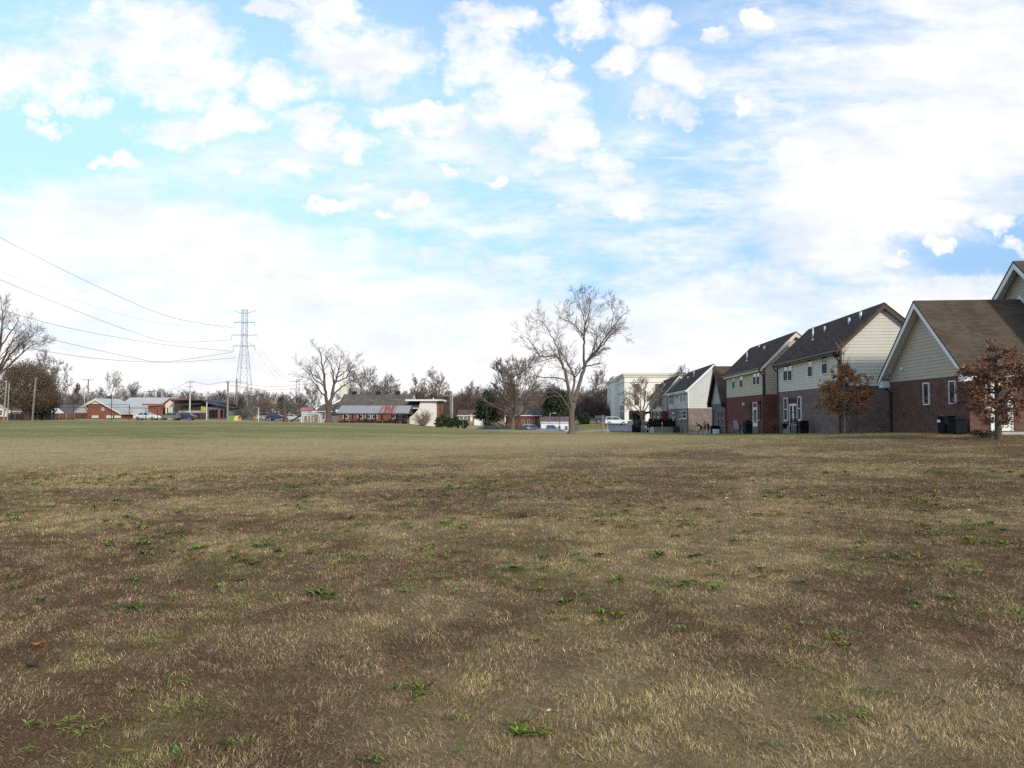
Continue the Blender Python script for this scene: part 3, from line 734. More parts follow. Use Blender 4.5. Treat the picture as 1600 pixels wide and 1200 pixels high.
# --- nearest house: one-storey gabled wing and the taller block behind it
c0 = P(1447, HOR, 35.6); zA = gz(c0.x - .3, c0.y)
A = House("house", "nearest house at the right edge, taupe gabled wing over wine-brown brick with a white door", "house", (c0.x, c0.y, zA), -math.pi/2 + ROW, 3.93, 3.93, 4.6, 3.23, 3.74, 7.1, group="brick and siding houses along the right edge of the field")
A.walls(BR_WINE, S_TAUPE, S_TAUPE, board=.17); A.roof(SH_BROWN, T_WHITE, gutter=T_BLACK, rake=.26, og=.5, ov=.45)
for r in [(1445,599.5,1452.5,631),(1485.5,596.5,1494,629.5)]: A.window('G', A.rect('G', *r), fw=.055, rail=False)
# near wall, lit side: door and window behind the tree
a0, a1, z0, z1 = A.rect('R', 1549,593,1556,667)
glazed_door(A.root, A.fmap('R'), (a0, a0+.80, .18, 2.3), T_WHITE, T_WHITE, GLASS_D, transom=False, label="white door behind the tree")
A.window('R', A.rect('R', 1540,598,1546,636), fw=.06, rail=False, sill=T_WHITE)
m = MB(); m.fn = A.fmap('R'); m.box(a0-.9, a0+1.6, -.5, .14, .0, 1.2); m.build("door_step", CONC, A.root)
m = MB(); m.tube([(-A.w1-A.ov-.06, -.25, A.zl-.12), (-A.w1-.3, -.12, A.zl-.45), (-A.w1+.1, -.07, A.zl-.7), (-A.w1+.1, -.07, -.6)], .055, 6); m.build("downspout", T_BLACK, A.root)
for xa_, xb_ in ((3.91, 4.38), (-4.38, -3.91)): m = MB(); m.box(xa_, xb_, -.43, -.06, A.zl-.42, A.zl-.05); m.build("eave_return", T_WHITE, A.root)
for u, v in ((1392, 582), (1411, 576)):
    a, z = A.pix('G', u, v); m = MB(); m.fn = A.fmap('G'); m.box(a-.09, a+.09, z-.06, z+.06, .02, .12); m.build("wall_fitting", T_WHITE, A.root)
# taller block (part of the same house)
def main_block():
    e2 = Vector((0, 1, 0))
    w, y0, L, k = 5.6, 4.6, 9.0, .86; hr = 8.95 - zA; he = hr - k * w; hb = A.hb
    m = MB(); m.box(-w+.3, w+.3, y0, y0+L, -1.6, hb); m.build("brick_wall", BR_WINE, A.root)
    m = MB(); z = hb
    while z < hr - .01:
        zt = min(z + .17, hr); h = lambda q: w if q <= he else (hr - q) / k
        m.quad((-h(z)+.3, y0-.035, z), (h(z)+.3, y0-.035, z), (h(zt)+.3, y0-.012, zt), (-h(zt)+.3, y0-.012, zt))
        m.quad((-h(z)+.3, y0+.02, z), (h(z)+.3, y0+.02, z), (h(z)+.3, y0-.035, z), (-h(z)+.3, y0-.035, z))
        z = zt
    m.box(-w+.3, w+.3, y0+.03, y0+L, hb, he); m.build("siding_wall", S_TAUPE, A.root)
    ov = .45; m = MB(); t = MB()
    for q in (-1, 1):
        x = q*(w+ov)+.3; ze = hr - k*(w+ov)
        m.prism([(.3, y0-.5, hr+.06), (x, y0-.5, ze+.06), (x, y0-.5, ze-.03), (.3, y0-.5, hr-.03)], (0, L+1, 0))
        t.prism([(.3, y0-.48, hr-.035), (x, y0-.48, ze-.035), (x, y0-.48, ze-.27), (.3, y0-.48, hr-.33)], (0, .05, 0))
        # flashing board where the low roof meets the tall wall
        t.prism([(0, y0-.06, A.hr+.08), (q*4.4, y0-.06, A.hr-A.k1*4.4+.08), (q*4.4, y0-.06, A.hr-A.k1*4.4+.26), (0, y0-.06, A.hr+.26)], (0, .02, 0))
        s_ = MB(); s_.prism([(.3, y0-.42, hr-.04), (x, y0-.42, ze-.04), (x, y0-.42, ze-.06), (.3, y0-.42, hr-.06)], (0, .38, 0)); s_.build("soffit", T_WHITE, A.root)
    m.build("roof", SH_BROWN, A.root); t.build("rake_trim", T_WHITE, A.root)
main_block()

# ------------------------------------------------------------------ white commercial building
def white_building():
    kb = .05; c = P(976, HOR, 171); z0 = gz(c.x, c.y); h = 10.56 - z0
    root = thing("commercial_building", "big white three-storey flat-roofed building behind the far houses", "building", (c.x, c.y, z0), -math.atan(kb)); M = MX(root)
    st = mat("stucco", (.76,.73,.64), .85, var=.04, scale=.3); cor = mat("cornice", (.62,.58,.48), .8, var=.05)
    m = MB(); Lx, Ly = 17.0, 50.0
    ox = 1.0; oz = 2.55; ow = 3.9          # recessed shopfront in the near face
    m.box(0, Lx, 0, Ly, oz, h); m.box(0, ox, 0, 3, -3, oz); m.box(ox+ow, Lx, 0, 3, -3, oz); m.box(0, Lx, 3, Ly, -3, oz)
    m.build("wall", st, root)
    m = MB(); m.box(-.35, Lx+.35, -.35, Ly+.35, h-.05, h+.45); m.box(-.2, Lx+.2, -.2, Ly+.2, h-.5, h-.05); m.box(-.12, Lx+.12, -.12, Ly, h-1.75, h-1.6); m.build("cornice", cor, root)
    m = MB(); m.box(-1.1, .5, 14, 26, -3, h-.9); m.build("pilaster", st, root); m = MB(); m.box(-1.35, .5, 13.8, 26.2, h-.9, h+.5); m.build("cornice", cor, root)
    fG = lambda a, z, d: (a, -d, z); fL = lambda a, z, d: (-d, a, z)
    wf = mat("bronze_frame", (.05,.045,.04), .5)
    for x in (2.45, 7.4):
        for z in (3.9, 6.9): opening(root, fG, (x, x+.95, z, z+1.9), wf, .08, 1, True, GLASS, cor)
    for k in range(3): opening(root, fL, (2.2+3.4*k, 3.9+3.4*k, .2, 2.2), wf, .08, 1, False, GLASS_D, None)
    for k in range(3): opening(root, fL, (30.5+3.6*k, 32+3.6*k, 4.0, 5.9), wf, .07, 1, True, GLASS, None); opening(root, fL, (30.5+3.6*k, 32+3.6*k, 7.0, 8.8), wf, .07, 1, True, GLASS, None)
    for k in range(3): opening(root, fL, (2.4+3.6*k, 3.6+3.6*k, 2.6, 3.6), wf, .07, 1, False, GLASS, None)
    m = MB(); m.box(ox, ox+ow, 2.9, 2.98, .3, oz-.2); o = m.build("shopfront", GLASS_D, root)
    m = MB()
    for x in (ox+1.3, ox+2.6): m.box(x-.05, x+.05, 2.8, 2.9, .0, oz)
    m.build("shopfront_frame", wf, o)
    m = MB(); m.prism([(-.02, 30, 2.9), (-1.7, 30, 1.6), (-1.7, 30, 1.35), (-.02, 30, 1.6)], (0, 9, 0)); m.build("awning", T_BLACK, root)
white_building()
# ------------------------------------------------------------------ trees
BK_GREY = mat("bark_grey", (.13,.105,.085), .95, var=.3, scale=6, stretch=(3,3,.6)); BK_BROWN = mat("bark_brown", (.105,.074,.055), .95, var=.3, scale=6)
BK_PALE = mat("bark_pale", (.34,.30,.25), .9, var=.25, scale=2); BK_RED = mat("bark_reddish", (.13,.072,.056), .95, var=.25); BK_TAN = mat("bark_tan", (.26,.205,.15), .9, var=.2)
TW_GREY = mat("twigs_grey", (.16,.13,.11), .95, var=.2); TW_BLUE = mat("twigs_cool", (.15,.135,.13), .95, var=.2)
TW_BROWN = mat("twigs_brown", (.11,.078,.058), .95, var=.2); TW_RED = mat("twigs_reddish", (.15,.085,.066), .95, var=.2)

def rvec(r): return Vector((r.gauss(0,1), r.gauss(0,1), r.gauss(0,1)))
def branch(mt, mw, p, d, L, rad, lvl, r, prm):
    """one limb and everything that grows from it; thick wood into mt, twigs into mw"""
    n = 4 if lvl > 1 else 3
    pts = [p]; rr = [rad]; d = d.normalized(); q = p
    for i in range(n):
        d = (d + rvec(r) * prm['wig'] + Vector((0,0,1)) * prm['up']).normalized()
        q = q + d * (L / n); pts.append(q); rr.append(rad * (1 - (1 - prm['tip']) * (i+1) / n))
    (mt if rad > prm['thr'] else mw).tube(pts, rr, 6 if rad > prm['thr']*2 else (4 if rad > prm['thr'] else 3), cap=False)
    if lvl <= 0: return
    spawn(mt, mw, pts, rr, L, lvl, r, prm)
def spawn(mt, mw, pts, rr, L, lvl, r, prm, start=None, n=None):
    k = n if n is not None else max(2, int(prm['kids'] * r.uniform(.8, 1.25)))
    s0 = prm['start'] if start is None else start
    for j in range(k):
        t = s0 + (1 - s0) * (j + r.random()) / k
        f = t * (len(pts) - 1); i = min(int(f), len(pts) - 2); w = f - i
        q = pts[i].lerp(pts[i+1], w); rad = rr[i] * (1-w) + rr[i+1] * w; d = (pts[i+1] - pts[i]).normalized()
        a = rvec(r); a = (a - d * a.dot(d)).normalized()
        th = math.radians(r.uniform(*prm['ang']))
        nd = d * math.cos(th) + a * math.sin(th)
        branch(mt, mw, q, nd, L * prm['len'] * r.uniform(.65, 1.15) * (1 - .35 * t * (lvl > 1)), max(rad * prm['rk'] * r.uniform(.7, 1), prm['rmin']), lvl - 1, r, prm)
PRM = dict(wig=.16, up=.06, tip=.45, thr=.03, kids=5, start=.25, ang=(25, 60), len=.58, rk=.55, rmin=.008)

def tree_root(name, label, g, group=None, cat="tree"): return thing(name, label, cat, g, 0, group)
def bare_proto(seed, H, spread=.5, lead=.55, trunk_h=.22, r0=None, kids0=8, lvl=4, tmat=None, wmat=None, name="bare_tree", **kw):
    """a bare winter tree growing from the origin, H metres tall"""
    r = random.Random(seed); prm = dict(PRM); prm.update(thr=.0042*H, rmin=.0021*H); prm.update(kw)
    r0 = r0 or H * .02; mt, mw = MB(), MB()
    pts = [Vector((0,0,-.3))]; rr = [r0*1.35]; q = Vector((0,0,0)); d = Vector((r.gauss(0,.04), r.gauss(0,.04), 1))
    n = 7; Ht = H * lead
    for i in range(n):
        d = (d + rvec(r) * .07 + Vector((0,0,.15))).normalized(); q = q + d * (Ht/n); pts.append(q.copy()); rr.append(r0 * (1 - .85*(i+1)/n))
    pts.insert(1, Vector((0,0,.03*H))); rr.insert(1, r0)
    mt.tube(pts, rr, 8, cap=False)
    for j in range(kids0):
        t = trunk_h + (1 - trunk_h) * (j + .6*r.random()) / kids0
        f = t * (len(pts)-1); i = min(int(f), len(pts)-2); w = f - i; q = pts[i].lerp(pts[i+1], w); rad = rr[i]*(1-w) + rr[i+1]*w
        az = j * 2.4 + r.uniform(-.5, .5); el = math.radians(r.uniform(25, 50) + 34 * t)
        nd = Vector((math.cos(az)*math.cos(el), math.sin(az)*math.cos(el), math.sin(el)))
        branch(mt, mw, q, nd, H * spread * (1.0 - .22*t) * r.uniform(.8, 1.12), max(rad*.62, H*.004), lvl - 1, r, prm)
    return mt, mw
PROTOS = {}
def proto(key, *a, tmat=BK_GREY, wmat=TW_GREY, **kw):
    mt, mw = bare_proto(*a, **kw)
    me = []
    for m, nm, mm in ((mt, "trunk", tmat), (mw, "crown", wmat)):
        x = bpy.data.meshes.new(nm); x.from_pydata(m.v, [], m.f); x.materials.append(mm); x.update(); me.append(x)
    PROTOS[key] = me
proto("wide", 11, 10, spread=.55, kids0=12, kids=7)
proto("wide_cool", 12, 10, spread=.5, kids0=12, kids=7, tmat=BK_GREY, wmat=TW_BLUE)
proto("tall", 13, 10, spread=.36, lead=.68, kids0=13, kids=7, ang=(20,45), up=.12, tmat=BK_BROWN, wmat=TW_BROWN)
proto("dense", 14, 10, spread=.5, trunk_h=.12, kids0=14, kids=7, tmat=BK_BROWN, wmat=TW_BROWN)
proto("red", 15, 10, spread=.52, trunk_h=.1, kids0=14, kids=7, tmat=BK_RED, wmat=TW_RED)
proto("pale", 16, 10, spread=.4, lead=.68, kids0=11, kids=6, ang=(25,50), up=.1, tmat=BK_PALE, wmat=mat("twigs_pale", (.30,.27,.24), .95))
proto("ascend", 17, 10, spread=.5, trunk_h=.3, kids0=14, kids=7, ang=(15,42), up=.14, tmat=BK_GREY, wmat=TW_GREY)
proto("w_dense", 51, 10, spread=.5, trunk_h=.08, kids0=16, kids=7, lvl=3, rmin=.034, thr=.05)
proto("w_wide", 52, 10, spread=.55, trunk_h=.15, kids0=14, kids=7, lvl=3, rmin=.030, thr=.05)
proto("w_tall", 53, 10, spread=.46, trunk_h=.1, kids0=16, kids=7, lvl=3, rmin=.030, thr=.05, up=.12)
proto("w_bush", 54, 10, spread=.6, trunk_h=.02, kids0=18, kids=7, lvl=3, rmin=.05, thr=.07)
def place(key, u, v_top, Y, label, width=None, group=None, rz=None, name="bare_tree", base=None):
    """one tree: own trunk and crown objects, standing on the ground under photo column u"""
    g = G(u, Y)
    if base is not None: g.z = base
    top = P(u, v_top, Y).z; s = (top - g.z) / 10.0 / .98
    r = thing(name, label, "tree", g, RNG.uniform(0, 6.28) if rz is None else rz, group)
    for me in PROTOS[key]:
        o = bpy.data.objects.new(me.name.split('.')[0], me); link(o, r)
        sx = s if width is None else s * width
        o.scale = (sx, sx, s)
    return r

def traced(name, label, base_u, base_v, Y, limbs, prm, seed, tmat, wmat, depth=1.0, lvl=3, group=None, kids=None):
    """tree whose main limbs follow the photograph; each limb: list of (u, v, depth offset m, radius m)"""
    g = G(base_u, Y); root = thing(name, label, "tree", g, 0, group)
    mt, mw = MB(), MB(); r = random.Random(seed)
    for limb in limbs:
        pts = [P(u, v, Y + dy*depth) - g for u, v, dy, rad in limb]; rr = [q[3] * (.74 if limb[0][3] < .5 or i_ > 0 else 1) for i_, q in enumerate(limb)]
        # subdivide with a little wander
        P2 = [pts[0]]; R2 = [rr[0]]
        for i in range(len(pts)-1):
            for k in (1, 2, 3):
                t = k/3; e = (pts[i+1]-pts[i]).length
                P2.append(pts[i].lerp(pts[i+1], t) + (rvec(r) * .03 * e if k < 3 else Vector())); R2.append(rr[i]*(1-t) + rr[i+1]*t)
        mt.tube(P2, R2, 8 if rr[0] > .1 else 6, cap=False)
        Ltot = sum((P2[i+1]-P2[i]).length for i in range(len(P2)-1))
        if rr[0] < prm.get('bare_r', 9):
            n = max(3, int(Ltot * prm['per_m']))
            p = dict(prm)
            spawn(mt, mw, P2, R2, min(Ltot, prm.get('Lmax', 4)), lvl, r, p, start=.30, n=n)
    mt.build("trunk", tmat, root, smooth=True); mw.build("crown", wmat, root)
    return root

# --- the large bare tree in the middle of the field
BIG = [
 [(893,682,0,.52),(893,674,0,.40),(893,655,0,.34),(894,640,0,.33),(897,628,0,.30)],
 [(895,640,0,.26),(890,620,-.2,.21),(887,600,-.4,.18),(884,585,-.6,.16),(879,568,-.8,.14),(875,560,-.9,.13),(866,555,-1.2,.10),(852,558,-1.6,.08),(843,556,-1.8,.07),(836,545,-2,.055),(827,532,-2.2,.035),(818,525,-2.4,.02)],
 [(875,560,-.9,.10),(872,545,-.6,.08),(866,535,-.3,.065),(859,520,0,.05),(850,505,.2,.035),(842,499,.4,.02)],
 [(875,548,-.6,.06),(880,560,.0,.055),(888,570,.3,.05),(896,582,.4,.05)],
 [(897,628,0,.24),(903,608,.3,.21),(908,590,.5,.20),(913,574,.6,.18),(916,566,.6,.16),(923,557,.9,.14),(934,546,1.2,.11),(944,530,1.5,.085),(955,514,1.8,.06),(965,503,2,.045),(975,490,2.2,.02)],
 [(913,574,.6,.14),(912,560,.2,.13),(912,540,-.2,.11),(913,524,-.6,.095),(914,508,-.8,.08),(920,490,-1,.06),(923,472,-1.2,.035),(921,458,-1.3,.018)],
 [(913,528,-.6,.075),(905,517,-.9,.06),(897,507,-1.2,.05),(887,502,-1.5,.035),(874,496,-1.8,.02)],
 [(914,520,-.6,.06),(920,505,.4,.05),(922,492,.7,.04),(926,478,.9,.02)],
 [(914,508,-.8,.055),(910,490,-.5,.045),(905,474,-.2,.03),(898,462,0,.015)],
 [(955,514,1.8,.05),(958,495,1.2,.04),(957,480,.9,.025),(955,466,.7,.012)],
 [(923,557,.9,.09),(935,545,.2,.08),(944,538,-.3,.06),(955,522,-.8,.04),(972,520,-1.2,.02)],
 [(923,557,.9,.08),(929,540,1.6,.07),(934,526,2,.05),(945,515,2.3,.03)],
 [(895,625,0,.16),(896,605,.5,.13),(898,590,.9,.11),(893,578,1.1,.09),(886,565,1.4,.075),(878,552,1.7,.05),(870,540,2,.03)],
 [(898,590,.9,.09),(906,580,.8,.08),(911,573,.7,.08)],
 [(898,586,.9,.07),(901,576,1.0,.045)],
 [(887,600,-.4,.09),(880,592,-.9,.08),(869,590,-1.4,.07),(852,590,-2,.06),(838,588,-2.4,.045),(834,580,-2.5,.03),(833,571,-2.6,.015)],
 [(893,645,0,.11),(886,632,-.4,.085),(878,620,-.8,.075),(868,612,-1.2,.06),(855,614,-1.6,.045),(846,620,-1.9,.03),(840,624,-2,.015)],
 [(878,620,-.8,.05),(866,618,-1.2,.045),(853,622,-1.6,.035),(843,630,-1.8,.015)],
 [(934,526,1.2,.045),(924,520,1.6,.035),(917,516,2,.02)],
]
traced("bare_tree", "tall bare tree standing alone in the field, one low limb drooping to its left", 893, 678, 60, BIG,
       dict(PRM, wig=.13, up=.05, thr=.03, kids=7, start=.22, ang=(24,58), len=.60, rk=.5, rmin=.0085, per_m=2.4, Lmax=3.2, bare_r=.3), 21, BK_GREY, TW_GREY, lvl=3)

MID = [
 [(513,663,0,.85),(513,656,0,.62),(513,640,0,.52),(514,626,0,.5)],
 [(511,634,0,.38),(509,620,-.5,.32),(507,600,-1,.27),(505,580,-1.5,.2),(502,565,-2,.14),(501,552,-2.2,.08),(498,545,-2.3,.04)],
 [(516,632,0,.40),(519,615,.5,.34),(522,600,1,.28),(525,596,1.2,.22),(529,580,1.6,.15),(531,566,2,.09),(534,554,2.2,.04)],
 [(522,600,1,.2),(521,585,.4,.15),(517,570,-.2,.1),(510,557,-.8,.05)],
 [(507,604,-1,.2),(500,598,-1.6,.16),(492,594,-2.2,.12),(486,582,-3,.09),(478,573,-3.5,.05),(468,566,-4,.03)],
 [(507,600,-1,.14),(498,590,.4,.1),(490,586,1,.07),(478,580,1.5,.04)],
 [(511,622,0,.2),(503,615,1,.16),(497,606,1.6,.13),(488,595,2.4,.09),(478,590,3,.05),(466,585,3.5,.025)],
 [(524,598,1.2,.16),(533,594,.4,.13),(541,590,-.3,.1),(547,578,-.8,.06),(553,568,-1.2,.03)],
 [(518,620,.5,.22),(528,610,1.2,.17),(538,602,2,.13),(548,596,2.6,.09),(558,590,3.2,.05),(568,580,3.6,.025)],
 [(525,592,1.2,.12),(537,583,2,.09),(545,575,2.6,.06),(551,562,3,.025)],
 [(529,580,1.6,.09),(525,567,2.2,.06),(522,555,2.6,.03)],
 [(505,580,-1.5,.09),(497,570,-2.4,.06),(488,563,-3,.03)],
 [(501,592,-1,.08),(494,580,-2,.06),(491,568,-2.6,.03)],
]
traced("bare_tree", "spreading bare tree with several stout limbs beside the white playset", 512, 660, 115, MID,
       dict(PRM, wig=.12, up=.06, thr=.06, kids=6, start=.22, ang=(24,58), len=.60, rk=.5, rmin=.013, per_m=1.15, Lmax=4.6, bare_r=.5), 22, BK_BROWN, TW_GREY, lvl=3)

LEFT = [
 [(-22,662,0,.8),(-22,645,0,.6),(-20,620,0,.5)],
 [(-20,622,0,.4),(-14,600,-1,.32),(-6,570,-1.5,.26),(0,545,-2,.2),(3,520,-2,.14),(4,495,-2,.09),(2,470,-2,.04)],
 [(-14,605,0,.34),(0,580,1,.26),(12,560,2,.2),(25,545,2.4,.14),(40,532,3,.09),(54,520,3.5,.04)],
 [(-8,590,0,.25),(10,575,.5,.2),(25,560,.8,.15),(35,552,1,.11),(48,540,1.4,.07),(60,535,1.8,.03)],
 [(0,545,-2,.15),(12,525,-1,.12),(20,515,-.5,.09),(30,500,0,.04)],
 [(0,575,1,.2),(12,545,2.6,.15),(22,530,3.4,.1),(38,515,4,.04)],
 [(-20,620,0,.4),(-40,580,1,.3),(-60,540,2,.2),(-75,500,3,.1)],
 [(-20,610,0,.3),(-28,570,-1,.24),(-30,530,-2,.16),(-30,480,-2,.06)],
]
traced("bare_tree", "very tall bare tree leaning in at the left edge", -22, 656, 100, LEFT,
       dict(PRM, wig=.16, up=.06, thr=.06, kids=7, start=.2, ang=(22,58), len=.58, rk=.5, rmin=.015, per_m=1.4, Lmax=6.0, bare_r=.55), 23, BK_BROWN, TW_BLUE, lvl=3)

VASE = [
 [(1004,679,0,.34),(1004,668,0,.24),(1003,655,0,.20),(1002,648,0,.19)],
 [(1003,650,0,.14),(996,640,-.4,.12),(988,632,-.8,.09),(981,625,-1.2,.06),(974,618,-1.5,.03)],
 [(1002,648,0,.14),(997,632,.6,.11),(992,618,1,.07),(989,604,1.4,.03)],
 [(1002,648,0,.13),(1001,630,-.8,.1),(1000,612,-1.4,.06),(999,596,-1.8,.03)],
 [(1003,648,0,.14),(1007,632,.5,.11),(1009,615,.8,.07),(1008,597,1,.03)],
 [(1003,650,0,.13),(1011,636,-.6,.1),(1018,624,-1,.06),(1024,610,-1.4,.03)],
 [(1003,652,0,.12),(1013,644,1,.09),(1024,634,1.6,.06),(1032,624,2,.03)],
 [(1002,650,0,.10),(992,643,1,.08),(983,638,1.6,.05),(977,632,2,.03)],
]
traced("bare_tree", "round-headed pale bare tree in front of the white commercial building", 1003, 676, 98, VASE,
       dict(PRM, wig=.15, up=.07, thr=.04, kids=7, start=.2, ang=(20,52), len=.56, rk=.6, rmin=.018, per_m=2.8, Lmax=3.0, bare_r=.22), 24, BK_TAN, BK_TAN, lvl=3)
DEAD = [
 [(447,662,0,.6),(446,652,0,.42),(444,640,0,.36),(445,632,0,.3)],
 [(444,640,0,.32),(438,642,0,.26),(428,636,.3,.22),(420,631,.6,.17),(412,629,1,.1)],
 [(445,632,0,.26),(446,626,0,.22),(443,620,-.3,.16),(441,612,-.5,.07)],
 [(445,630,0,.13),(450,622,.5,.08),(454,616,.8,.04)],
]
traced("bare_tree", "gnarled old tree with a broken top and one long sideways limb, by the parked cars", 446, 658, 150, DEAD,
       dict(PRM, wig=.2, up=.05, thr=.05, kids=4, start=.2, ang=(30,70), len=.5, rk=.55, rmin=.022, per_m=1.2, Lmax=4.2, bare_r=.5), 25, BK_BROWN, TW_BLUE, lvl=3)

# --- placed bare trees
place("wide_cool", 78, 548, 150, "slim bare tree showing just right of the dark evergreen clump", .75)
place("pale", 173, 578, 205, "pale-barked bare tree rising behind the grey metal roof", 1.0)
place("wide", 566, 572, 165, "bare tree behind the left half of the church hall roof, just right of the steeple", .9)
place("wide_cool", 609, 583, 172, "rounded bare tree directly behind the middle of the church hall roof", 1.1)
place("dense", 657, 592, 170, "dark twiggy tree behind the low roof right of the church hall", .9)
place("dense", 684, 581, 172, "tallest dark twiggy tree behind the white flat-roofed annex", .85)
place("red", 732, 597, 210, "rounded reddish-brown tree on the slope above the small brick house", 1.0)
place("ascend", 801, 556, 112, "bare tree with ascending branches by the parked cars, before the dark red flats", 1.4)
place("red", 790, 602, 150, "reddish twiggy tree spreading left of the tree by the parked cars", 1.0)
place("red", 838, 604, 185, "reddish-brown tree behind the small white shed", .95)
place("dense", 936, 579, 240, "dense bare tree standing on the rise left of the white commercial building", .95)
place("red", 915, 612, 215, "low reddish tree above the small brick house with white trim", 1.2)
place("wide_cool", 1070, 571, 170, "bare tree showing between the two farthest house roofs", .9)
place("wide", 395, 607, 168, "bare tree by the foot of the power pylon", 1.0)
place("dense", 376, 617, 172, "bushy dark tree left of the pylon foot", .8)
place("red", 415, 625, 165, "reddish thicket tree right of the pylon foot", .9)
place("wide_cool", 293, 611, 205, "bare tree behind the left end of the dark modern building", .9)
place("wide_cool", 332, 614, 210, "bare tree behind the middle of the dark modern building", 1.0)
place("wide", 487, 600, 180, "bare tree behind the low tan wing of the church", .9)
place("tall", 118, 596, 190, "bare tree behind the small white-gabled house at left", .9)
place("wide_cool", 152, 604, 215, "bare tree behind the brick gable wall", .9)
place("wide", 206, 598, 215, "bare tree behind the long grey metal roof", .9)

# --- distant wood: nobody could count it
def distant_wood(name, rows, label, seed, keys):
    r = random.Random(seed); Vs = []; Fs = []; Cs = []; off = 0
    cols = {"red": (.14,.088,.07), "dense": (.115,.085,.068), "tall": (.12,.095,.08), "wide_cool": (.15,.135,.125), "wide": (.14,.115,.095), "w_dense": (.125,.098,.08), "w_wide": (.14,.118,.102), "w_tall": (.13,.11,.095), "w_bush": (.125,.088,.07)}
    for u, v_top, Y in rows:
        k = r.choice(keys); g = G(u, Y); s = (P(u, v_top, Y).z - g.z) / 9.6; a = r.uniform(0, 6.28); ca, sa = math.cos(a), math.sin(a)
        for me in PROTOS[k]:
            v = np.empty(len(me.vertices)*3, np.float32); me.vertices.foreach_get("co", v); v = v.reshape(-1, 3) * s
            Vs.append(np.stack([v[:,0]*ca - v[:,1]*sa + g.x, v[:,0]*sa + v[:,1]*ca + g.y, v[:,2] + g.z], 1))
            f = np.empty(len(me.loops), np.int32); me.loops.foreach_get("vertex_index", f); f = f.reshape(-1, 4); Fs.append(f + off); off += len(v)
            Cs.append(np.repeat(np.array([cols[k]]) * r.uniform(.8, 1.2), len(v), 0))
    o = np_mesh(name, np.concatenate(Vs), np.concatenate(Fs), attr_mat("wood_mass", .95, spec=.05), col=np.concatenate(Cs))
    tag(o, label, "woodland", kind="stuff")
rr_ = random.Random(3)
def rows(u0, u1, st, v, dv, Y0, Y1): return [(u + rr_.uniform(-st, st)*.5, v + rr_.uniform(-dv, dv), rr_.uniform(Y0, Y1)) for u in np.arange(u0, u1, st)]
KW = ["w_dense", "w_dense", "w_wide", "w_tall"]
distant_wood("distant_wood", rows(700, 975, 5, 609, 9, 255, 300) + rows(700, 965, 5, 617, 8, 215, 255) + rows(705, 960, 6, 628, 7, 200, 225), "brown winter woodland massed on the rise behind the car park", 31, KW)
distant_wood("distant_thicket", rows(705, 960, 5, 640, 6, 196, 240), "low reddish thicket along the foot of the brown woodland", 34, ["w_bush", "w_bush", "w_dense"])
distant_wood("distant_wood", rows(55, 480, 6, 613, 7, 250, 330) + rows(55, 480, 9, 624, 6, 225, 260), "grey-brown line of winter trees far behind the buildings at left", 32, ["w_wide", "w_dense", "w_wide", "w_tall"])
distant_wood("distant_wood", rows(535, 705, 6, 607, 8, 215, 280) + rows(535, 705, 8, 618, 6, 200, 220), "dark winter trees massed behind the church", 33, KW)

# ------------------------------------------------------------------ leafy trees and shrubs
LEAFM = attr_mat("leaves", .7, spec=.25)
def crown(root, pts_fn, n, size, cols, seed, name="crown", tone=.3, **kw):
    g = np.random.default_rng(seed); c = pts_fn(g, n); n = len(c)
    k = g.integers(0, len(cols), n); col = np.array(cols)[k] * g.uniform(1-tone, 1+tone, n)[:, None]
    V, Cc = leaf_quads(g, c, size, col, **kw)
    return np_mesh(name, V, np.arange(len(V)).reshape(-1, 4), LEAFM, col=Cc, parent=root)
def clumps(shape, nc, spread, zsq=1.0):
    """shape(g, m) gives clump centres; leaves scatter round them leaving gaps"""
    def f(g, n):
        c = shape(g, nc); w = g.uniform(.5, 1.5, nc); idx = g.choice(nc, n, p=w/w.sum())
        d = g.normal(size=(n, 3)) * spread * np.array([1, 1, zsq]); return c[idx] + d
    return f
def ellipsoid(rx, ry, h0, h1, top=1.0, hollow=.45):
    def s(g, m):
        d = g.normal(size=(m, 3)); d /= np.linalg.norm(d, axis=1)[:, None]; r = g.uniform(hollow**3, 1, m) ** (1/3)
        t = d * r[:, None]; z = (t[:, 2] + 1) / 2
        sh = 1 - (1 - top) * z
        return np.stack([t[:, 0]*rx*sh, t[:, 1]*ry*sh, h0 + z*(h1-h0)], 1)
    return s
def leafy(name, label, u, Y, v_top, v_low, wpx, cols, n, size, seed, nc=70, top=.8, cat="tree", trunk_r=.3, bk=BK_BROWN, group=None, spread=.11, v_base=None, **kw):
    g = G(u, Y); root = thing(name, label, cat, g, 0, group); mpx = Y / F
    top_z = P(u, v_top, Y).z - g.z; low_z = max(.1, P(u, v_low, Y).z - g.z); rx = wpx * mpx / 2
    m = MB(); r = random.Random(seed)
    m.tube([(0,0,-.3),(0,0,low_z),(r.uniform(-.1,.1)*rx, 0, top_z*.75)], [trunk_r*1.2, trunk_r, trunk_r*.3], 7)
    for k in range(9):
        a = r.uniform(0, 6.28); z = low_z + (top_z-low_z) * r.uniform(0, .6); q = rx * r.uniform(.5, .85)
        m.tube([(0,0,z*.9), (math.cos(a)*q*.5, math.sin(a)*q*.5, z + q*.2), (math.cos(a)*q, math.sin(a)*q, z + q*.35)], [trunk_r*.3, trunk_r*.2, trunk_r*.06], 5)
    m.build("trunk", bk, root)
    crown(root, clumps(ellipsoid(rx*.92, rx*.92, low_z, top_z*.97, top), nc, spread*rx*1.3, .8), n, size, cols, seed, **kw)
    return root
EVG = [(.030,.048,.022),(.022,.036,.018),(.045,.06,.028)]
BRN = [(.14,.097,.062),(.125,.086,.056),(.15,.10,.065),(.095,.085,.048)]
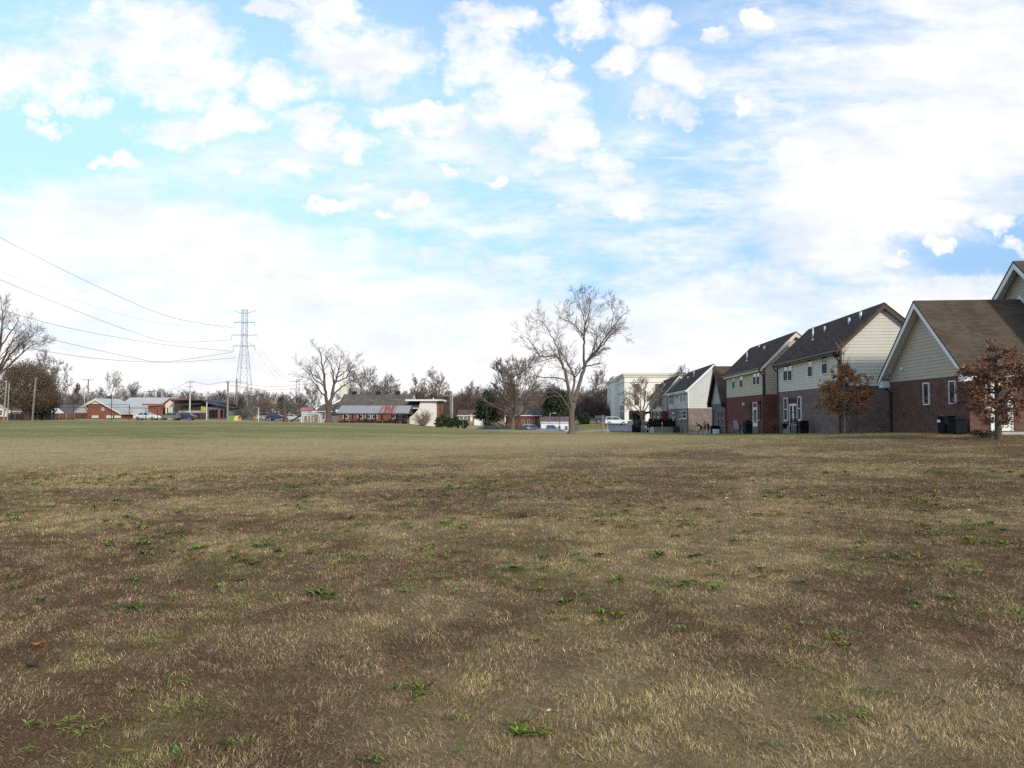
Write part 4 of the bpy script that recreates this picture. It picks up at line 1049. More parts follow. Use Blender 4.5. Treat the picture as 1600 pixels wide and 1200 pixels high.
leafy("dense_tree", "big dome of brown-green foliage, the dense dark tree at the left edge", 42, 128, 562, 642, 104, BRN, 46000, .22, 41, tone=.12, nc=260, top=.66, trunk_r=.5, spread=.09)
leafy("dense_tree", "dark shrubby growth in the shade at the foot of the dome-shaped tree", 66, 133, 618, 652, 52, EVG, 3500, .4, 42, nc=50)
leafy("evergreen_tree", "dark evergreen left of the tree by the parked cars", 764, 152, 612, 662, 52, EVG, 9000, .42, 43, nc=90, top=.6)
leafy("evergreen_tree", "ivy-dark evergreen just left of the tall lone tree, above the white shed", 868, 165, 600, 655, 52, EVG + [(.06,.06,.03)], 10000, .42, 44, nc=90, top=.6)
leafy("evergreen_tree", "small dark evergreen just right of the lone tree trunk", 912, 168, 644, 664, 22, EVG, 2500, .35, 45, nc=30)
leafy("evergreen_tree", "small dark conifer behind the dark modern building, left of the pylon", 376, 200, 626, 652, 22, EVG, 2500, .4, 46, nc=30, top=.3)
leafy("evergreen_tree", "dark green conifer top behind the brick gable at left", 168, 200, 618, 650, 20, EVG, 2000, .4, 47, nc=30, top=.4)
for i, (u, vt, vb, w, c, lb) in enumerate([(692,646,671,16,(.075,.085,.03),"yellow-green upright shrub beside the white annex wall"),(701,650,672,14,(.06,.08,.03),"upright shrub at the foot of the twin utility pole"),
        (712,652,672,18,(.035,.06,.025),"dark green shrub right of the twin utility pole"),(725,656,672,18,(.04,.06,.03),"low dark green shrub at the right end of the shrub row"),(684,652,670,10,(.08,.085,.035),"small shrub against the red brick edge of the annex")]):
    leafy("shrub", lb, u, 117, vt, vb, w, [c, tuple(q*.7 for q in c)], 2600, .22, 60+i, nc=40, top=.6, cat="shrub", trunk_r=.06, group="green shrubs right of the church annex")
def twig_bush(label, u, Y, v_top, wpx, seed, m_):
    g = G(u, Y); root = thing("bush", label, "bush", g); mpx = Y/F; H = P(u, v_top, Y).z - g.z; R = wpx*mpx/2; r = random.Random(seed)
    a, b = MB(), MB(); prm = dict(PRM, wig=.14, up=.02, thr=.03, kids=4, start=.2, ang=(15,45), len=.5, rk=.6, rmin=.014)
    for k in range(75):
        an = r.uniform(0, 6.28); t = math.sqrt(r.random()); d = Vector((math.cos(an)*t*R, math.sin(an)*t*R, H*(1.05 - .55*t*t)))
        branch(a, b, Vector((math.cos(an)*.25, math.sin(an)*.25, -.1)), d, d.length*.8, .03, 2, r, prm)
    a.build("stems", m_, root); b.build("twigs", m_, root)
twig_bush("rounded leafless tan bush against the white annex wall", 661, 116, 637, 34, 71, BK_TAN)

# --- young oaks still holding brown leaves
OAK = [(.34,.13,.045),(.26,.10,.04),(.42,.20,.075),(.18,.075,.035),(.32,.16,.065)]
OAK2 = [(.24,.11,.055),(.18,.08,.045),(.29,.145,.075),(.12,.06,.038)]
def young_oak(label, u, v_base, Y, H, tiers, cols, n, size, seed, tr, bare_top=True, shrubby=0, bk=BK_TAN):
    g = G(u, Y); root = thing("young_oak", label, "tree", g, 0); r = random.Random(seed); gg = np.random.default_rng(seed)
    m = MB(); tw = m; pts = [Vector((0,0,-.2)), Vector((0,0,.1)), Vector((.02,.02,H*.3)), Vector((-.03,0,H*.6)), Vector((.02,0,H))]; rr = [tr*1.3, tr, tr*.8, tr*.5, tr*.1]
    m.tube(pts, rr, 8)
    C = []
    for z, R, k in tiers:                      # tiers of near-level branches
        for j in range(k):
            az = 2*math.pi*(j + r.random()*.8)/k; L = R * r.uniform(.7, 1.08); zz = z + r.uniform(-.12, .12)
            p0 = Vector((0,0,zz)); d = Vector((math.cos(az), math.sin(az), r.uniform(.02,.25)))
            P_ = [p0]; q = p0.copy()
            for s in range(4):
                d = (d + rvec(r)*.12).normalized(); q = q + d*(L/4); P_.append(q.copy())
            m.tube(P_, [tr*.32, tr*.24, tr*.17, tr*.11, tr*.05], 5, cap=False)
            for s in range(int(7*L)+3):
                t = r.uniform(.3, 1); f = t*4; i = min(int(f), 3); b = P_[i].lerp(P_[i+1], f-i)
                e = b + (rvec(r)*.30 + Vector((0,0,.02)))*min(1.0, L)*.65; tw.tube([b, (b+e)/2 + rvec(r)*.03, e], [.007,.005,.003], 3, cap=False)
                C.append((np.array(b), np.array(e)))
    if bare_top:
        for j in range(9):
            z = H*r.uniform(.68, .97); az = r.uniform(0, 6.28); L = H*.2*r.uniform(.6,1.1); d = Vector((math.cos(az)*.6, math.sin(az)*.6, 1)).normalized(); b = Vector((0,0,z))
            tw.tube([b, b+d*L*.5+rvec(r)*.03, b+d*L], [.012,.008,.003], 4, cap=False)
    m.build("trunk", bk, root, smooth=True)
    wts = gg.gamma(.9, 1, len(C)); idx = gg.choice(len(C), n, p=wts/wts.sum()); A_ = np.array([c[0] for c in C])[idx]; B_ = np.array([c[1] for c in C])[idx]
    t = gg.uniform(.2, 1.05, n)[:, None]; c = A_*(1-t) + B_*t + gg.normal(0, .045, (n, 3))
    col = np.array(cols)[gg.integers(0, len(cols), n)] * gg.uniform(.7, 1.3, n)[:, None]
    V, Cc = leaf_quads(gg, c, size, col, droop=.5, long=1.9)
    np_mesh("crown", V, np.arange(len(V)).reshape(-1, 4), LEAFM, col=Cc, parent=root)
young_oak("young oak with orange-brown leaves and a thin pale trunk, before the white-sided house", 1320, 677, 39.2, 5.0, [(1.25,1.1,6),(1.6,1.6,8),(2.0,1.75,9),(2.4,1.65,8),(2.75,1.25,7),(3.1,.85,6),(3.45,.55,5),(3.75,.4,4)], OAK, 7600, .115, 81, .065)
young_oak("young oak with dull brown leaves and a dark trunk, at the right edge", 1559, 689, 28, 4.0, [(.75,.9,5),(1.1,1.4,7),(1.5,1.75,9),(1.95,1.85,10),(2.4,1.7,9),(2.8,1.35,8),(3.2,.85,6),(3.55,.5,4)], OAK2, 9000, .105, 82, .13, bare_top=False, bk=BK_BROWN)
leafy("shrub", "scrubby low shrub at the foot of the right-hand oak, by the door step", 1535, 29.3, 672, 692, 40, [(.07,.075,.035),(.10,.065,.04)], 900, .075, 83, nc=30, cat="shrub", trunk_r=.02)
# ------------------------------------------------------------------ left background: buildings
def pxz(v, Y): return P(CX, v, Y).z
def xat(u, Y): return P(u, HOR, Y).x
METAL_ROOF = mat("metal_roof_grey", (.42,.42,.40), .8, 0., var=.1, scale=.5)
def ridge_x_house(name, label, cat, u0, u1, Yf, depth, v_eave, v_ridge, bm, rm, tm, hb=None, ov=.4, group=None, yaw=0.0, sm=None):
    """gabled building whose ridge runs across the view; front wall at distance Yf (wall 'R' faces the camera)"""
    x0, x1 = xat(u0, Yf), xat(u1, Yf); he, hr = pxz(v_eave, Yf), P(CX, v_ridge, Yf + depth/2).z
    c = (x0, Yf + depth/2, gz((x0+x1)/2, Yf))
    h = House(name, label, cat, c, -math.pi/2 + yaw, depth/2, depth/2, x1-x0, he if hb is None else hb, he, hr, None, group)
    return h
# small house with white gable at the far left
h = ridge_x_house("house", "dark-roofed small house with a white front gable, left of the brick gable building", "house", 80, 112, 172, 8, 645, 632, None, None, None)
h.walls(BR_WINE, S_WHITE, T_WHITE, side_top=1); h.roof(SH_PLUM, T_WHITE)
m = MB(); xg = h.L * .25
m.prism([(4.1, xg-2, h.he-.1), (4.1, xg+2, h.he-.1), (4.1, xg, h.he+1.5)], (1.0, 0, 0)); m.build("front_gable", T_WHITE, h.root)
for a in (1.2, 4.2): h.window('R', (a*.6, a*.6+.9, h.he-1.7, h.he-.4), fw=.1)
c0 = P(-12, HOR, 150); hw = House("house", "white-gabled house just showing at the far left edge", "house", (c0.x, 150, gz(c0.x, 150)), 0, 3.6, 3.6, 8, gz(c0.x,150)+.6, 2.2, 4.4)
hw.walls(BR_RED, S_WHITE, T_WHITE); hw.roof(SH_PLUM, T_WHITE)
for a in (-2.2, 1.0): hw.window('G', (a, a+1.1, .9, 1.9), fw=.1)

# brick building: gable wall, long metal roof, carport, entrance portico
def brick_hall():
    Y = 178; xa, xb = xat(114, Y), xat(187, Y); w = (xb-xa)/2; c = Vector(((xa+xb)/2, Y, 0)); c.z = gz(c.x, Y)
    hr, he = pxz(622.5, Y), pxz(643.5, Y)
    H = House("brick_hall", "low brick building with a broad brick gable, long grey metal roof and white carport posts", "building", c, 0, w, w, 10, he+.05, he+.1, hr)
    m = MB(); f = H.fmap('G')
    m.prism([(-w, 0, -1.5), (w, 0, -1.5), (w, 0, H.he), (0, 0, H.hr-.1), (-w, 0, H.he)], (0, 10, 0)); m.build("brick_wall", BR_ORANGE, H.root)
    H.roof(METAL_ROOF, T_CREAM, ov=.6, og=.6, rake=.45)
    m = MB(); m.fn = f; m.prism([(-1.9, H.hr-1.35, .06), (1.9, H.hr-1.35, .06), (0, H.hr-.3, .06)], (0, 0, .06)); m.build("gable_panel", T_CREAM, H.root)
    for a in (-5.2, -1.0, 2.6, 4.2): H.window('G', (a, a+(1.9 if a > 2 else 1.5), .15, .75), fw=.08, rail=False, pane=T_CREAM, frame=T_CREAM, label="pale low panel window")
    m = MB(); m.fn = f; m.box(1.3, 2.0, 1.9, 2.8, 0, .1); m.build("louvre_vent", METAL_W, H.root)
    # long wing with grey roof to the right
    x0, x1 = .8, xat(262, Y+9) - c.x; zr, ze = pxz(621, Y+14) - c.z, pxz(645.5, Y+4) - c.z
    m = MB(); m.prism([(x0, 5, ze), (x0, 14, zr), (x0, 23, ze), (x0, 23, ze-.15), (x0, 14, zr-.15), (x0, 5, ze-.15)], (x1-x0, 0, 0)); m.build("wing_roof", METAL_ROOF, H.root)
    m = MB(); m.box(w+.2, x1-.4, 6.5, 22.5, -1.5, ze-.1); m.prism([(x1-.6, 5.6, ze-.1), (x1-.6, 22.4, ze-.1), (x1-.6, 14, zr-.2)], (.2, 0, 0)); m.build("wing_wall", BR_ORANGE, H.root)
    m = MB(); m.box(w+.3, x1, 4.93, 4.99, ze-.45, ze+.02); m.build("eave_trim", T_CREAM, H.root)
    for k in range(4):
        x = w + 1.0 + k*2.9; m = MB(); m.box(x-.28, x+.28, 5.1, 5.6, -1.5, ze-.1); m.build("carport_post", T_CREAM, H.root)
    # red brick end with orange gable trim
    xe0, xe1 = xat(228, Y-2) - c.x, xat(251, Y-2) - c.x; zt = pxz(634, Y-2) - c.z
    m = MB(); m.box(xe0, xe1, -1.0, 5.5, -1.5, zt); m.build("end_wall", BR_ORANGE, H.root)
    m = MB(); m.prism([(xe0-1.2, -1.6, zt+.1), (xe1+.2, -1.6, zt+.1), (xe1+.2, -1.6, zt+.5), (xe0-1.2, -1.6, zt+.5)], (0, 6.8, 0)); m.build("end_roof", RUSTRED, H.root)
    # cream portico
    xp0, xp1 = xat(256, Y-4) - c.x, xat(271.5, Y-4) - c.x; ze2, zp = pxz(631, Y-4) - c.z, pxz(624.5, Y-4) - c.z; xm = (xp0+xp1)/2
    m = MB(); m.prism([(xp0, -3.4, ze2-.9), (xp1, -3.4, ze2-.9), (xp1, -3.4, ze2), (xm, -3.4, zp), (xp0, -3.4, ze2)], (0, 8, 0))
    m.build("portico_gable", T_CREAM, H.root)
    for x in (xp0+.2, xp0+.85, xm+.1, xp1-.75, xp1-.15): m = MB(); m.tube([(x, -3.2, -1.5), (x, -3.2, ze2-.9)], .2, 8); m.build("column", T_CREAM, H.root)
    m = MB(); m.box(xp0+.1, xp1-.1, .5, 4.4, -1.5, ze2-.8); m.build("portico_wall", mat("portico_dark", (.09,.075,.06), .7), H.root)
    for x, n in ((xm-.6, "portico_door"), (xm+1.2, "portico_door")): m = MB(); m.box(x-.45, x+.45, .42, .5, -1.0, ze2-1.2); m.build("portico_door", T_CREAM, H.root)
    m = MB(); m.prism([(xp0-.4, -3.7, ze2-.05), (xm, -3.7, zp+.15), (xp1+.4, -3.7, ze2-.05), (xp1+.4, -3.7, ze2+.15), (xm, -3.7, zp+.38), (xp0-.4, -3.7, ze2+.15)], (0, 8.5, 0)); m.build("portico_roof", RUSTRED, H.root)
brick_hall()

# dark modern building
def modern():
    Y = 172; X = lambda u: xat(u, Y); Z = lambda v: pxz(v, Y); z0 = gz(X(315), Y)
    root = thing("modern_building", "dark flat-roofed modern building with slanting roof edges and a yellow-green panel", "building", (X(269), Y, z0)); ox, oz = X(269), z0
    x = lambda u: X(u)-ox; z = lambda v: Z(v)-oz
    wd = mat("dark_cladding", (.06,.045,.042), .6, var=.2, scale=1); wg = mat("slate_cladding", (.12,.13,.13), .5, var=.15); rb = mat("band_cream", (.36,.33,.28), .7)
    m = MB(); m.box(x(269), x(322), 1, 12, -1.5, z(627)); m.build("wall", wd, root)
    m = MB(); m.prism([(x(268), .0, z(624.6)), (x(315), .0, z(624.6)), (x(325), .0, z(629)), (x(325), .0, z(630.5)), (x(314), .0, z(626.4)), (x(268), .0, z(626.4))], (0, 13, 0)); m.build("roof", T_BLACK, root)
    m = MB(); m.prism([(x(283), -.3, z(633.5)), (x(316), -.3, z(630)), (x(316), -.3, z(631.4)), (x(283), -.3, z(635))], (0, 2.0, 0)); m.build("canopy", DARK_ST, root)
    m = MB(); m.box(x(276), x(322), .9, 1.0, z(645), z(641.5)); m.build("band", rb, root)
    f = lambda a, zz, d: (a, 1-d, zz)
    for u in (273, 281, 289, 297, 305): opening(root, f, (x(u), x(u+6.2), z(640.5), z(636.5)), wd, .08, 2, False, GLASS_D, None)
    for u in (283, 291, 303): opening(root, f, (x(u), x(u+6.2), z(653), z(646.5)), wd, .08, 2, False, GLASS_D, None)
    m = MB(); m.fn = f; m.box(x(311.5), x(320.5), z(641.5), z(635), 0, .15); o = m.build("panel", mat("panel_yellow_green", (.42,.40,.10), .6, var=.25, scale=1.5), root); o["label"] = "yellow-green panel"
    m = MB(); m.box(x(323), x(366), .4, 12, -1.5, z(636)); m.build("side_wall", wg, root)
    m = MB(); m.prism([(x(321), -.5, z(628.5)), (x(366), -.5, z(637.5)), (x(366), -.5, z(639)), (x(321), -.5, z(630.5))], (0, 4, 0)); m.prism([(x(333), 3.5, z(630.6)), (x(356), 3.5, z(630.6)), (x(366), 3.5, z(637)), (x(333), 3.5, z(637))], (0, 8, 0)); m.build("roof", T_BLACK, root)
    f2 = lambda a, zz, d: (a, .4-d, zz)
    for u, w in ((326, 4), (331, 4), (336, 5), (344, 3.5), (350, 5)): opening(root, f2, (x(u), x(u+w), z(653), z(640.5)), DARK_ST, .08, 1, True, GLASS_D, None)
    m = MB(); m.fn = f2; m.box(x(339.5), x(342.5), z(655), z(641), 0, .12); m.build("door", mat("door_red", (.30,.07,.05), .6), root)
modern()

# ------------------------------------------------------------------ church group
def church():
    Y = 128
    hall = ridge_x_house("church_hall", "long church hall with a grey shingle roof, red brick wall behind the metal-roofed pavilion", "church hall", 528, 637, 128, 12, 638, 616.3, None, None, None)
    H = hall; m = MB(); m.box(-H.w1, H.w2, 0, H.L, -1.6, H.he+.05); m.prism([(-H.w1, 0, H.he), (H.w2, 0, H.he), (0, 0, H.hr-.1)], (0, .2, 0)); m.build("brick_wall", BR_ORANGE, H.root)
    m = MB(); m.prism([(-H.w1, H.L-.1, H.he), (H.w2, H.L-.1, H.he), (0, H.L-.1, H.hr-.1)], (0, .15, 0)); m.build("gable_wall", T_WHITE, H.root)
    H.roof(SH_GREY, T_WHITE, ov=.5, og=.35, rake=.35)
    for t in (.13, .49, .78):
        m = MB(); m.box(-.3, .3, H.L*t-.35, H.L*t+.35, H.hr-.2, H.hr+.38); m.prism([(-.45, H.L*t-.5, H.hr+.38), (.45, H.L*t-.5, H.hr+.38), (0, H.L*t-.5, H.hr+.6)], (0, 1.0, 0)); m.build("ridge_vent", T_BLACK, H.root)
    for a in (1.0, 3.6, 5.0, 6.2, 9.4, 10.6): H.window('R', (a, a+.8, H.he-1.75, H.he-1.2), fw=.07, rail=False, pane=GLASS, frame=T_WHITE)
    # red brick front gable behind the left end
    Yc = 140; xc = xat(547, Yc); zc = gz(xc, Yc)
    Ch = House("church", "red brick church gable with white bargeboards and a tall cream steeple", "church", (xc, Yc, zc), 0, 4.2, 4.2, 14, pxz(636, Yc), pxz(635, Yc)+.3, pxz(615.5, Yc))
    m = MB(); m.prism([(-4.2, 0, -1.5), (4.2, 0, -1.5), (4.2, 0, Ch.he), (0, 0, Ch.hr-.1), (-4.2, 0, Ch.he)], (0, 14, 0)); m.build("brick_wall", BR_ORANGE, Ch.root)
    Ch.roof(SH_GREY, T_WHITE, ov=.4, og=.35, rake=.4)
    for a in (-3.0, -1.6): Ch.window('G', (a, a+.7, .8, 2.2), fw=.08)
    ys = 3.0; xs = xat(538, Yc+ys) - xc; q = lambda v: P(CX, v, Yc+ys).z - zc; st = mat("steeple_cream", (.66,.62,.50), .6, var=.05)
    m = MB(); m.box(xs-.62, xs+.62, ys-.62, ys+.62, Ch.hr-2.0, q(603)); m.box(xs-.78, xs+.78, ys-.78, ys+.78, q(603), q(601.8)); m.box(xs-.5, xs+.5, ys-.5, ys+.5, q(601.8), q(594)); m.build("steeple", st, Ch.root)
    m = MB(); m.tube([(xs, ys, q(594)), (xs, ys, q(593)), (xs, ys, q(567))], [.62, .52, .03], 8); m.build("spire", st, Ch.root)
    # low tan wing at left
    Wg = ridge_x_house("church_wing", "low tan wing with a grey roof behind the spreading bare tree", "building", 497, 530, 134, 9, 641, 632, None, None, None)
    m = MB(); m.box(-Wg.w1, Wg.w2, 0, Wg.L, -1.5, Wg.he+.05); m.build("wall", mat("tan_wall", (.40,.33,.27), .8, var=.08), Wg.root); Wg.roof(SH_GREY, T_CREAM, ov=.5, og=.3)
    for a in (.8, 2.6): Wg.window('R', (a, a+.5, .9, 1.9), fw=.06)
    # white annex with thin flat roof
    Ya = 124; X = lambda u: xat(u, Ya); Z = lambda v: pxz(v, Ya); ox = X(645); oz = gz(X(665), Ya)
    An = thing("church_annex", "white-walled annex with a thin flat white roof and a red brick edge", "building", (ox, Ya, oz)); x = lambda u: X(u)-ox; z = lambda v: Z(v)-oz
    m = MB(); m.prism([(x(640), 0, z(652)), (x(647), 0, z(647)), (x(653), 0, z(640)), (x(657), 0, z(627)), (x(682.5), 0, z(627)), (x(682.5), 0, -2.5), (x(640), 0, -2.5)], (0, 7, 0)); m.build("wall", mat("annex_white", (.68,.66,.60), .75, var=.05, scale=1), An)
    m = MB(); m.box(x(682.5), x(686.5), -.05, 7, -2.5, z(626.5)); m.build("brick_edge", BR_ORANGE, An)
    m = MB(); m.box(x(634), x(691.5), -.7, 7.5, z(626.6), z(624.2)); m.build("roof", T_WHITE, An)
    m = MB(); m.prism([(x(634), -.3, z(637.5)), (x(655), -.3, z(637.5)), (x(658), 3.0, z(626.5)), (x(636), 3.0, z(626.5))], (0, 0, .12)); m.build("porch_roof", SH_GREY, An)
    m = MB(); m.box(x(634), x(655), -.4, -.28, z(638.6), z(637.2)); m.build("porch_fascia", T_CREAM, An)
    m = MB(); m.box(x(636), x(651), 1.0, 3, -2, z(638)); m.build("porch_wall", BR_WINE, An)
    m = MB(); m.tube([(x(673), 4, z(625)), (x(673), 4, z(621))], .09, 6); m.build("roof_pipe", T_WHITE, An)
    return H
church()

def rust_roof():
    m, nt, bs = new_mat("rusting_metal_roof"); tc = nt.new('ShaderNodeTexCoord').outputs['Object']; sp = nt.new('ShaderNodeSeparateXYZ'); nt.put(sp.inputs[0], tc)
    xx = sp.outputs[0]
    cor = nt.noise(nt.vmath('MULTIPLY', tc, (1.7, .25, .25)), 1.6, 4, .6)
    zone = nt.math('MULTIPLY', nt.smooth(xx, 6.3, 7.2), nt.smooth(xx, 9.6, 8.9))
    f = nt.math('MULTIPLY', zone, nt.smooth(cor, .40, .50))
    f2 = nt.math('MULTIPLY', nt.smooth(nt.noise(tc, .8, 4), .55, .75), .35)
    c = nt.mix(nt.math('MAXIMUM', f, f2), (.31,.305,.30), (.27,.075,.045)); nt.put(bs.inputs['Base Color'], nt.mix(nt.math('MULTIPLY', f2, 1.0), c, (.22,.20,.19)))
    bs.inputs['Roughness'].default_value = .8; bs.inputs['Metallic'].default_value = .0
    return m
def pavilion():
    Y = 119; X = lambda u: xat(u, Y); Z = lambda v: pxz(v, Y); ox, oz = X(529), gz(X(580), Y)
    root = thing("picnic_pavilion", "open picnic pavilion with dark posts and a rust-streaked grey metal roof", "pavilion", (ox, Y, oz)); x = lambda u: X(u)-ox; z = lambda v: Z(v)-oz
    L = x(637); zl, zh = z(646), P(CX, 634.3, Y+3.2).z - oz
    m = MB(); m.prism([(-.3, -.5, zl), (L+.2, -.5, zl), (L+.2, 3.2, zh), (-.3, 3.2, zh)], (0, 0, .06)); m.prism([(-.3, 3.2, zh), (L+.2, 3.2, zh), (L+.2, 6.6, zl), (-.3, 6.6, zl)], (0, 0, .06))
    k = 0
    while k * .62 < L:
        xx = k*.62
        m.prism([(xx, -.5, zl+.06), (xx+.05, -.5, zl+.06), (xx+.05, 3.2, zh+.06), (xx, 3.2, zh+.06)], (0, 0, .05)); k += 1
    m.build("roof", rust_roof(), root)
    m = MB(); m.box(-.3, L+.2, -.56, -.5, zl-.22, zl+.02); m.prism([(L+.1, -.5, zl-.1), (L+.1, 3.2, zh-.1), (L+.1, 6.6, zl-.1)], (.06, 0, 0)); m.build("fascia", T_BLACK, root)
    for t in (.085, .30, .53, .76, .985):
        for yy in (0, 6): m = MB(); m.box(L*t-.11, L*t+.11, yy-.11, yy+.11, -1.2, zl); m.build("post", T_BLACK if yy == 0 else WOOD_P, root)
    # picnic tables under it
    words = ["leftmost picnic table under the pavilion", "second picnic table from the left under the pavilion", "middle picnic table under the pavilion", "second picnic table from the right under the pavilion", "rightmost picnic table under the pavilion"]
    for i, w in enumerate(words):
        tx = ox + L*(.19 + .185*i); ty = Y + 1.8 + (i % 2)*1.5; t = thing("picnic_table", w, "picnic table", (tx, ty, gz(tx, ty)), 0, "picnic tables under the pavilion")
        m = MB(); 
        for j in range(4): m.box(-.9, .9, -.37+j*.19, -.20+j*.19, .72, .77)
        m.build("tabletop", WOOD_P, t)
        for s in (-1, 1):
            m = MB(); m.box(-.9, .9, s*.72-.14, s*.72+.14, .42, .46); m.build("seat", WOOD_P, t)
            m = MB(); xx = s*.65; m.box(xx-.04, xx+.04, -.75, .75, .34, .42); m.prism([(xx-.04, -.7, -.1), (xx-.04, -.6, -.1), (xx-.04, -.2, .72), (xx-.04, -.3, .72)], (.08, 0, 0)); m.prism([(xx-.04, .7, -.1), (xx-.04, .6, -.1), (xx-.04, .2, .72), (xx-.04, .3, .72)], (.08, 0, 0)); m.build("leg_frame", WOOD_P, t)
pavilion()

def playset():
    Y = 128; X = lambda u: xat(u, Y); Z = lambda v: pxz(v, Y); ox = X(470); oz = gz(X(485), Y)
    r = thing("playset", "white wooden playset with a pink roof, dark slide and swing frame", "playset", (ox, Y, oz)); x = lambda u: X(u)-ox; z = lambda v: Z(v)-oz
    pink = mat("pink_roof", (.42,.17,.19), .7); sw = T_WHITE
    xa, xb = x(472), x(486); zt, zp = z(641), z(649); dpt = 1.7
    for px in (xa, xb):
        for py in (0, dpt): m = MB(); m.box(px-.08, px+.08, py-.08, py+.08, -.6, zt); m.build("post", sw, r)
    m = MB(); m.box(xa, xb, 0, dpt, zp-.12, zp); m.build("platform", sw, r)
    m = MB()
    for py in (0, dpt):
        m.box(xa, xb, py-.04, py+.04, zp+.25, zp+.40); m.box(xa, xb, py-.04, py+.04, zp+.62, zp+.75); m.box(xa, xb, py-.04, py+.04, zt-.18, zt)
        k = xa
        while k < xb: m.box(k, k+.09, py-.03, py+.03, zp, zp+.7); k += .19
    m.build("railing", sw, r)
    m = MB(); yc = dpt/2; zr = z(637)
    for s in (-1, 1): m.prism([(xa-.35, yc, zr), (xb+.35, yc, zr), (xb+.35, yc+s*(dpt/2+.3), zt-.05), (xa-.35, yc+s*(dpt/2+.3), zt-.05)], (0, 0, .06))
    m.build("roof", pink, r)
    m = MB(); n = 8; xs, xe = xa, x(453); 
    pts = [(xs + (xe-xs)*i/n, .85, (zp-.05)*(1-i/n)**1.15 + .22 - .12*(i == n)) for i in range(n+1)]
    for i in range(n):
        a, b = Vector(pts[i]), Vector(pts[i+1])
        for y0, y1, h in ((-.28,.28,.04),(-.32,-.26,.22),(.26,.32,.22)): m.prism([a+Vector((0,y0,0)), b+Vector((0,y0,0)), b+Vector((0,y0,h)), a+Vector((0,y0,h))], (0, y1-y0, 0))
    m.build("slide", mat("slide_maroon", (.035,.014,.016), .4), r)
    m = MB(); m.prism([(x(470.5), -.05, -.4), (x(469.3), -.05, -.4), (xa-.02, -.05, zp), (xa+.1, -.05, zp)], (0, .1, 0)); m.build("brace", sw, r)
    xw = x(497); zb = zp + .35
    m = MB(); m.box(xb, xw+.2, dpt/2-.07, dpt/2+.07, zb-.16, zb); m.build("swing_beam", sw, r)
    for s in (-1, 1): m = MB(); m.tube([(xw, dpt/2+s*.06, zb), (xw+.75, dpt/2+s*1.1, -.5)], .07, 6); m.build("swing_leg", sw, r)
    m = MB(); m.box(xw-.12, xw+.06, dpt/2-.09, dpt/2+.09, -.5, zb); m.build("swing_post", sw, r)
    for sx in (x(490.5), x(494)):
        m = MB(); m.box(sx-.22, sx+.22, dpt/2-.1, dpt/2+.1, .5, .54); sd_ = m.build("swing_seat", BLACK_P, r)
        m = MB(); m.tube([(sx-.2, dpt/2, .54), (sx-.2, dpt/2, zb-.16)], .012, 4); m.tube([(sx+.2, dpt/2, .54), (sx+.2, dpt/2, zb-.16)], .012, 4); m.build("swing_chain", DARK_ST, sd_)
    for px in (x(475), x(481)): m = MB(); m.box(px-.07, px+.07, -.1, 0, -.5, zp-.12); m.build("front_post", sw, r)
playset()

def dome_climber():
    g = G(365, 150); r = thing("play_tunnel", "yellow and green playground climbing tunnel", "play tunnel", g)
    def arch(x, R, m):
        pts = [(x + 0, math.cos(t)*R, math.sin(t)*R) for t in [math.pi*k/10 for k in range(11)]]
        m.tube(pts, .07, 6)
    m = MB()
    for k in range(5): arch(-.7 + k*.28, .95 + .02*k, m)
    m.build("hoops", mat("play_green", (.25,.34,.08), .5), r)
    m = MB()
    for k in range(11):
        t = math.pi*k/10; c, s = math.cos(t), math.sin(t); c2, s2 = math.cos(t+math.pi/10), math.sin(t+math.pi/10)
        if k < 10: m.prism([(.5, c*1.02, s*1.02), (.5, c2*1.02, s2*1.02), (.5, c2*1.1, s2*1.1), (.5, c*1.1, s*1.1)], (.8, 0, 0))
    m.build("canopy", mat("play_yellow", (.50,.43,.16), .5), r)
dome_climber()

# ------------------------------------------------------------------ fences
def fence_chain():
    pts = [(u, Y) for u, Y in ((18, 137), (35, 137), (78, 137), (115, 137), (174, 137), (202, 137), (228, 137), (246, 137))]
    g0 = G(115, 137); r = thing("chain_link_fence", "tall black chain-link fence along the far left edge of the field", "fence", g0); gm = mat("fence_black", (.025,.025,.027), .5, .3)
    top = lambda u: pxz(632.3 if u < 204 else 638, 137) - g0.z
    for u, Y in pts:
        h = top(u) if u != 174 else pxz(616, 137) - g0.z
        m = MB(); x = xat(u, Y) - g0.x; zb = gz(x + g0.x, Y) - g0.z; m.tube([(x, 0, zb-.3), (x, 0, h)], .065, 6); m.build("post", gm, r)
    m = MB()
    for a, b, v in ((18, 202, 632.3), (18, 246, 636.2), (18, 246, 653.5), (202, 246, 638)):
        m.tube([(xat(a,137)-g0.x, 0, pxz(v,137)-g0.z), (xat(b,137)-g0.x, 0, pxz(v,137)-g0.z)], .035, 5)
    m.build("rail", gm, r)
    m = MB(); x0, x1 = xat(18,137)-g0.x, xat(246,137)-g0.x; H = pxz(636,137)-g0.z; s = .32; x = x0
    while x < x1:
        for q in (-1, 1):
            a, b = x, x + H*q*.8
            if x0 <= b <= x1: m.tube([(a, 0, 0), (b, 0, H)], .006, 3, cap=False)
        x += s
    m.build("mesh", gm, r)
fence_chain()
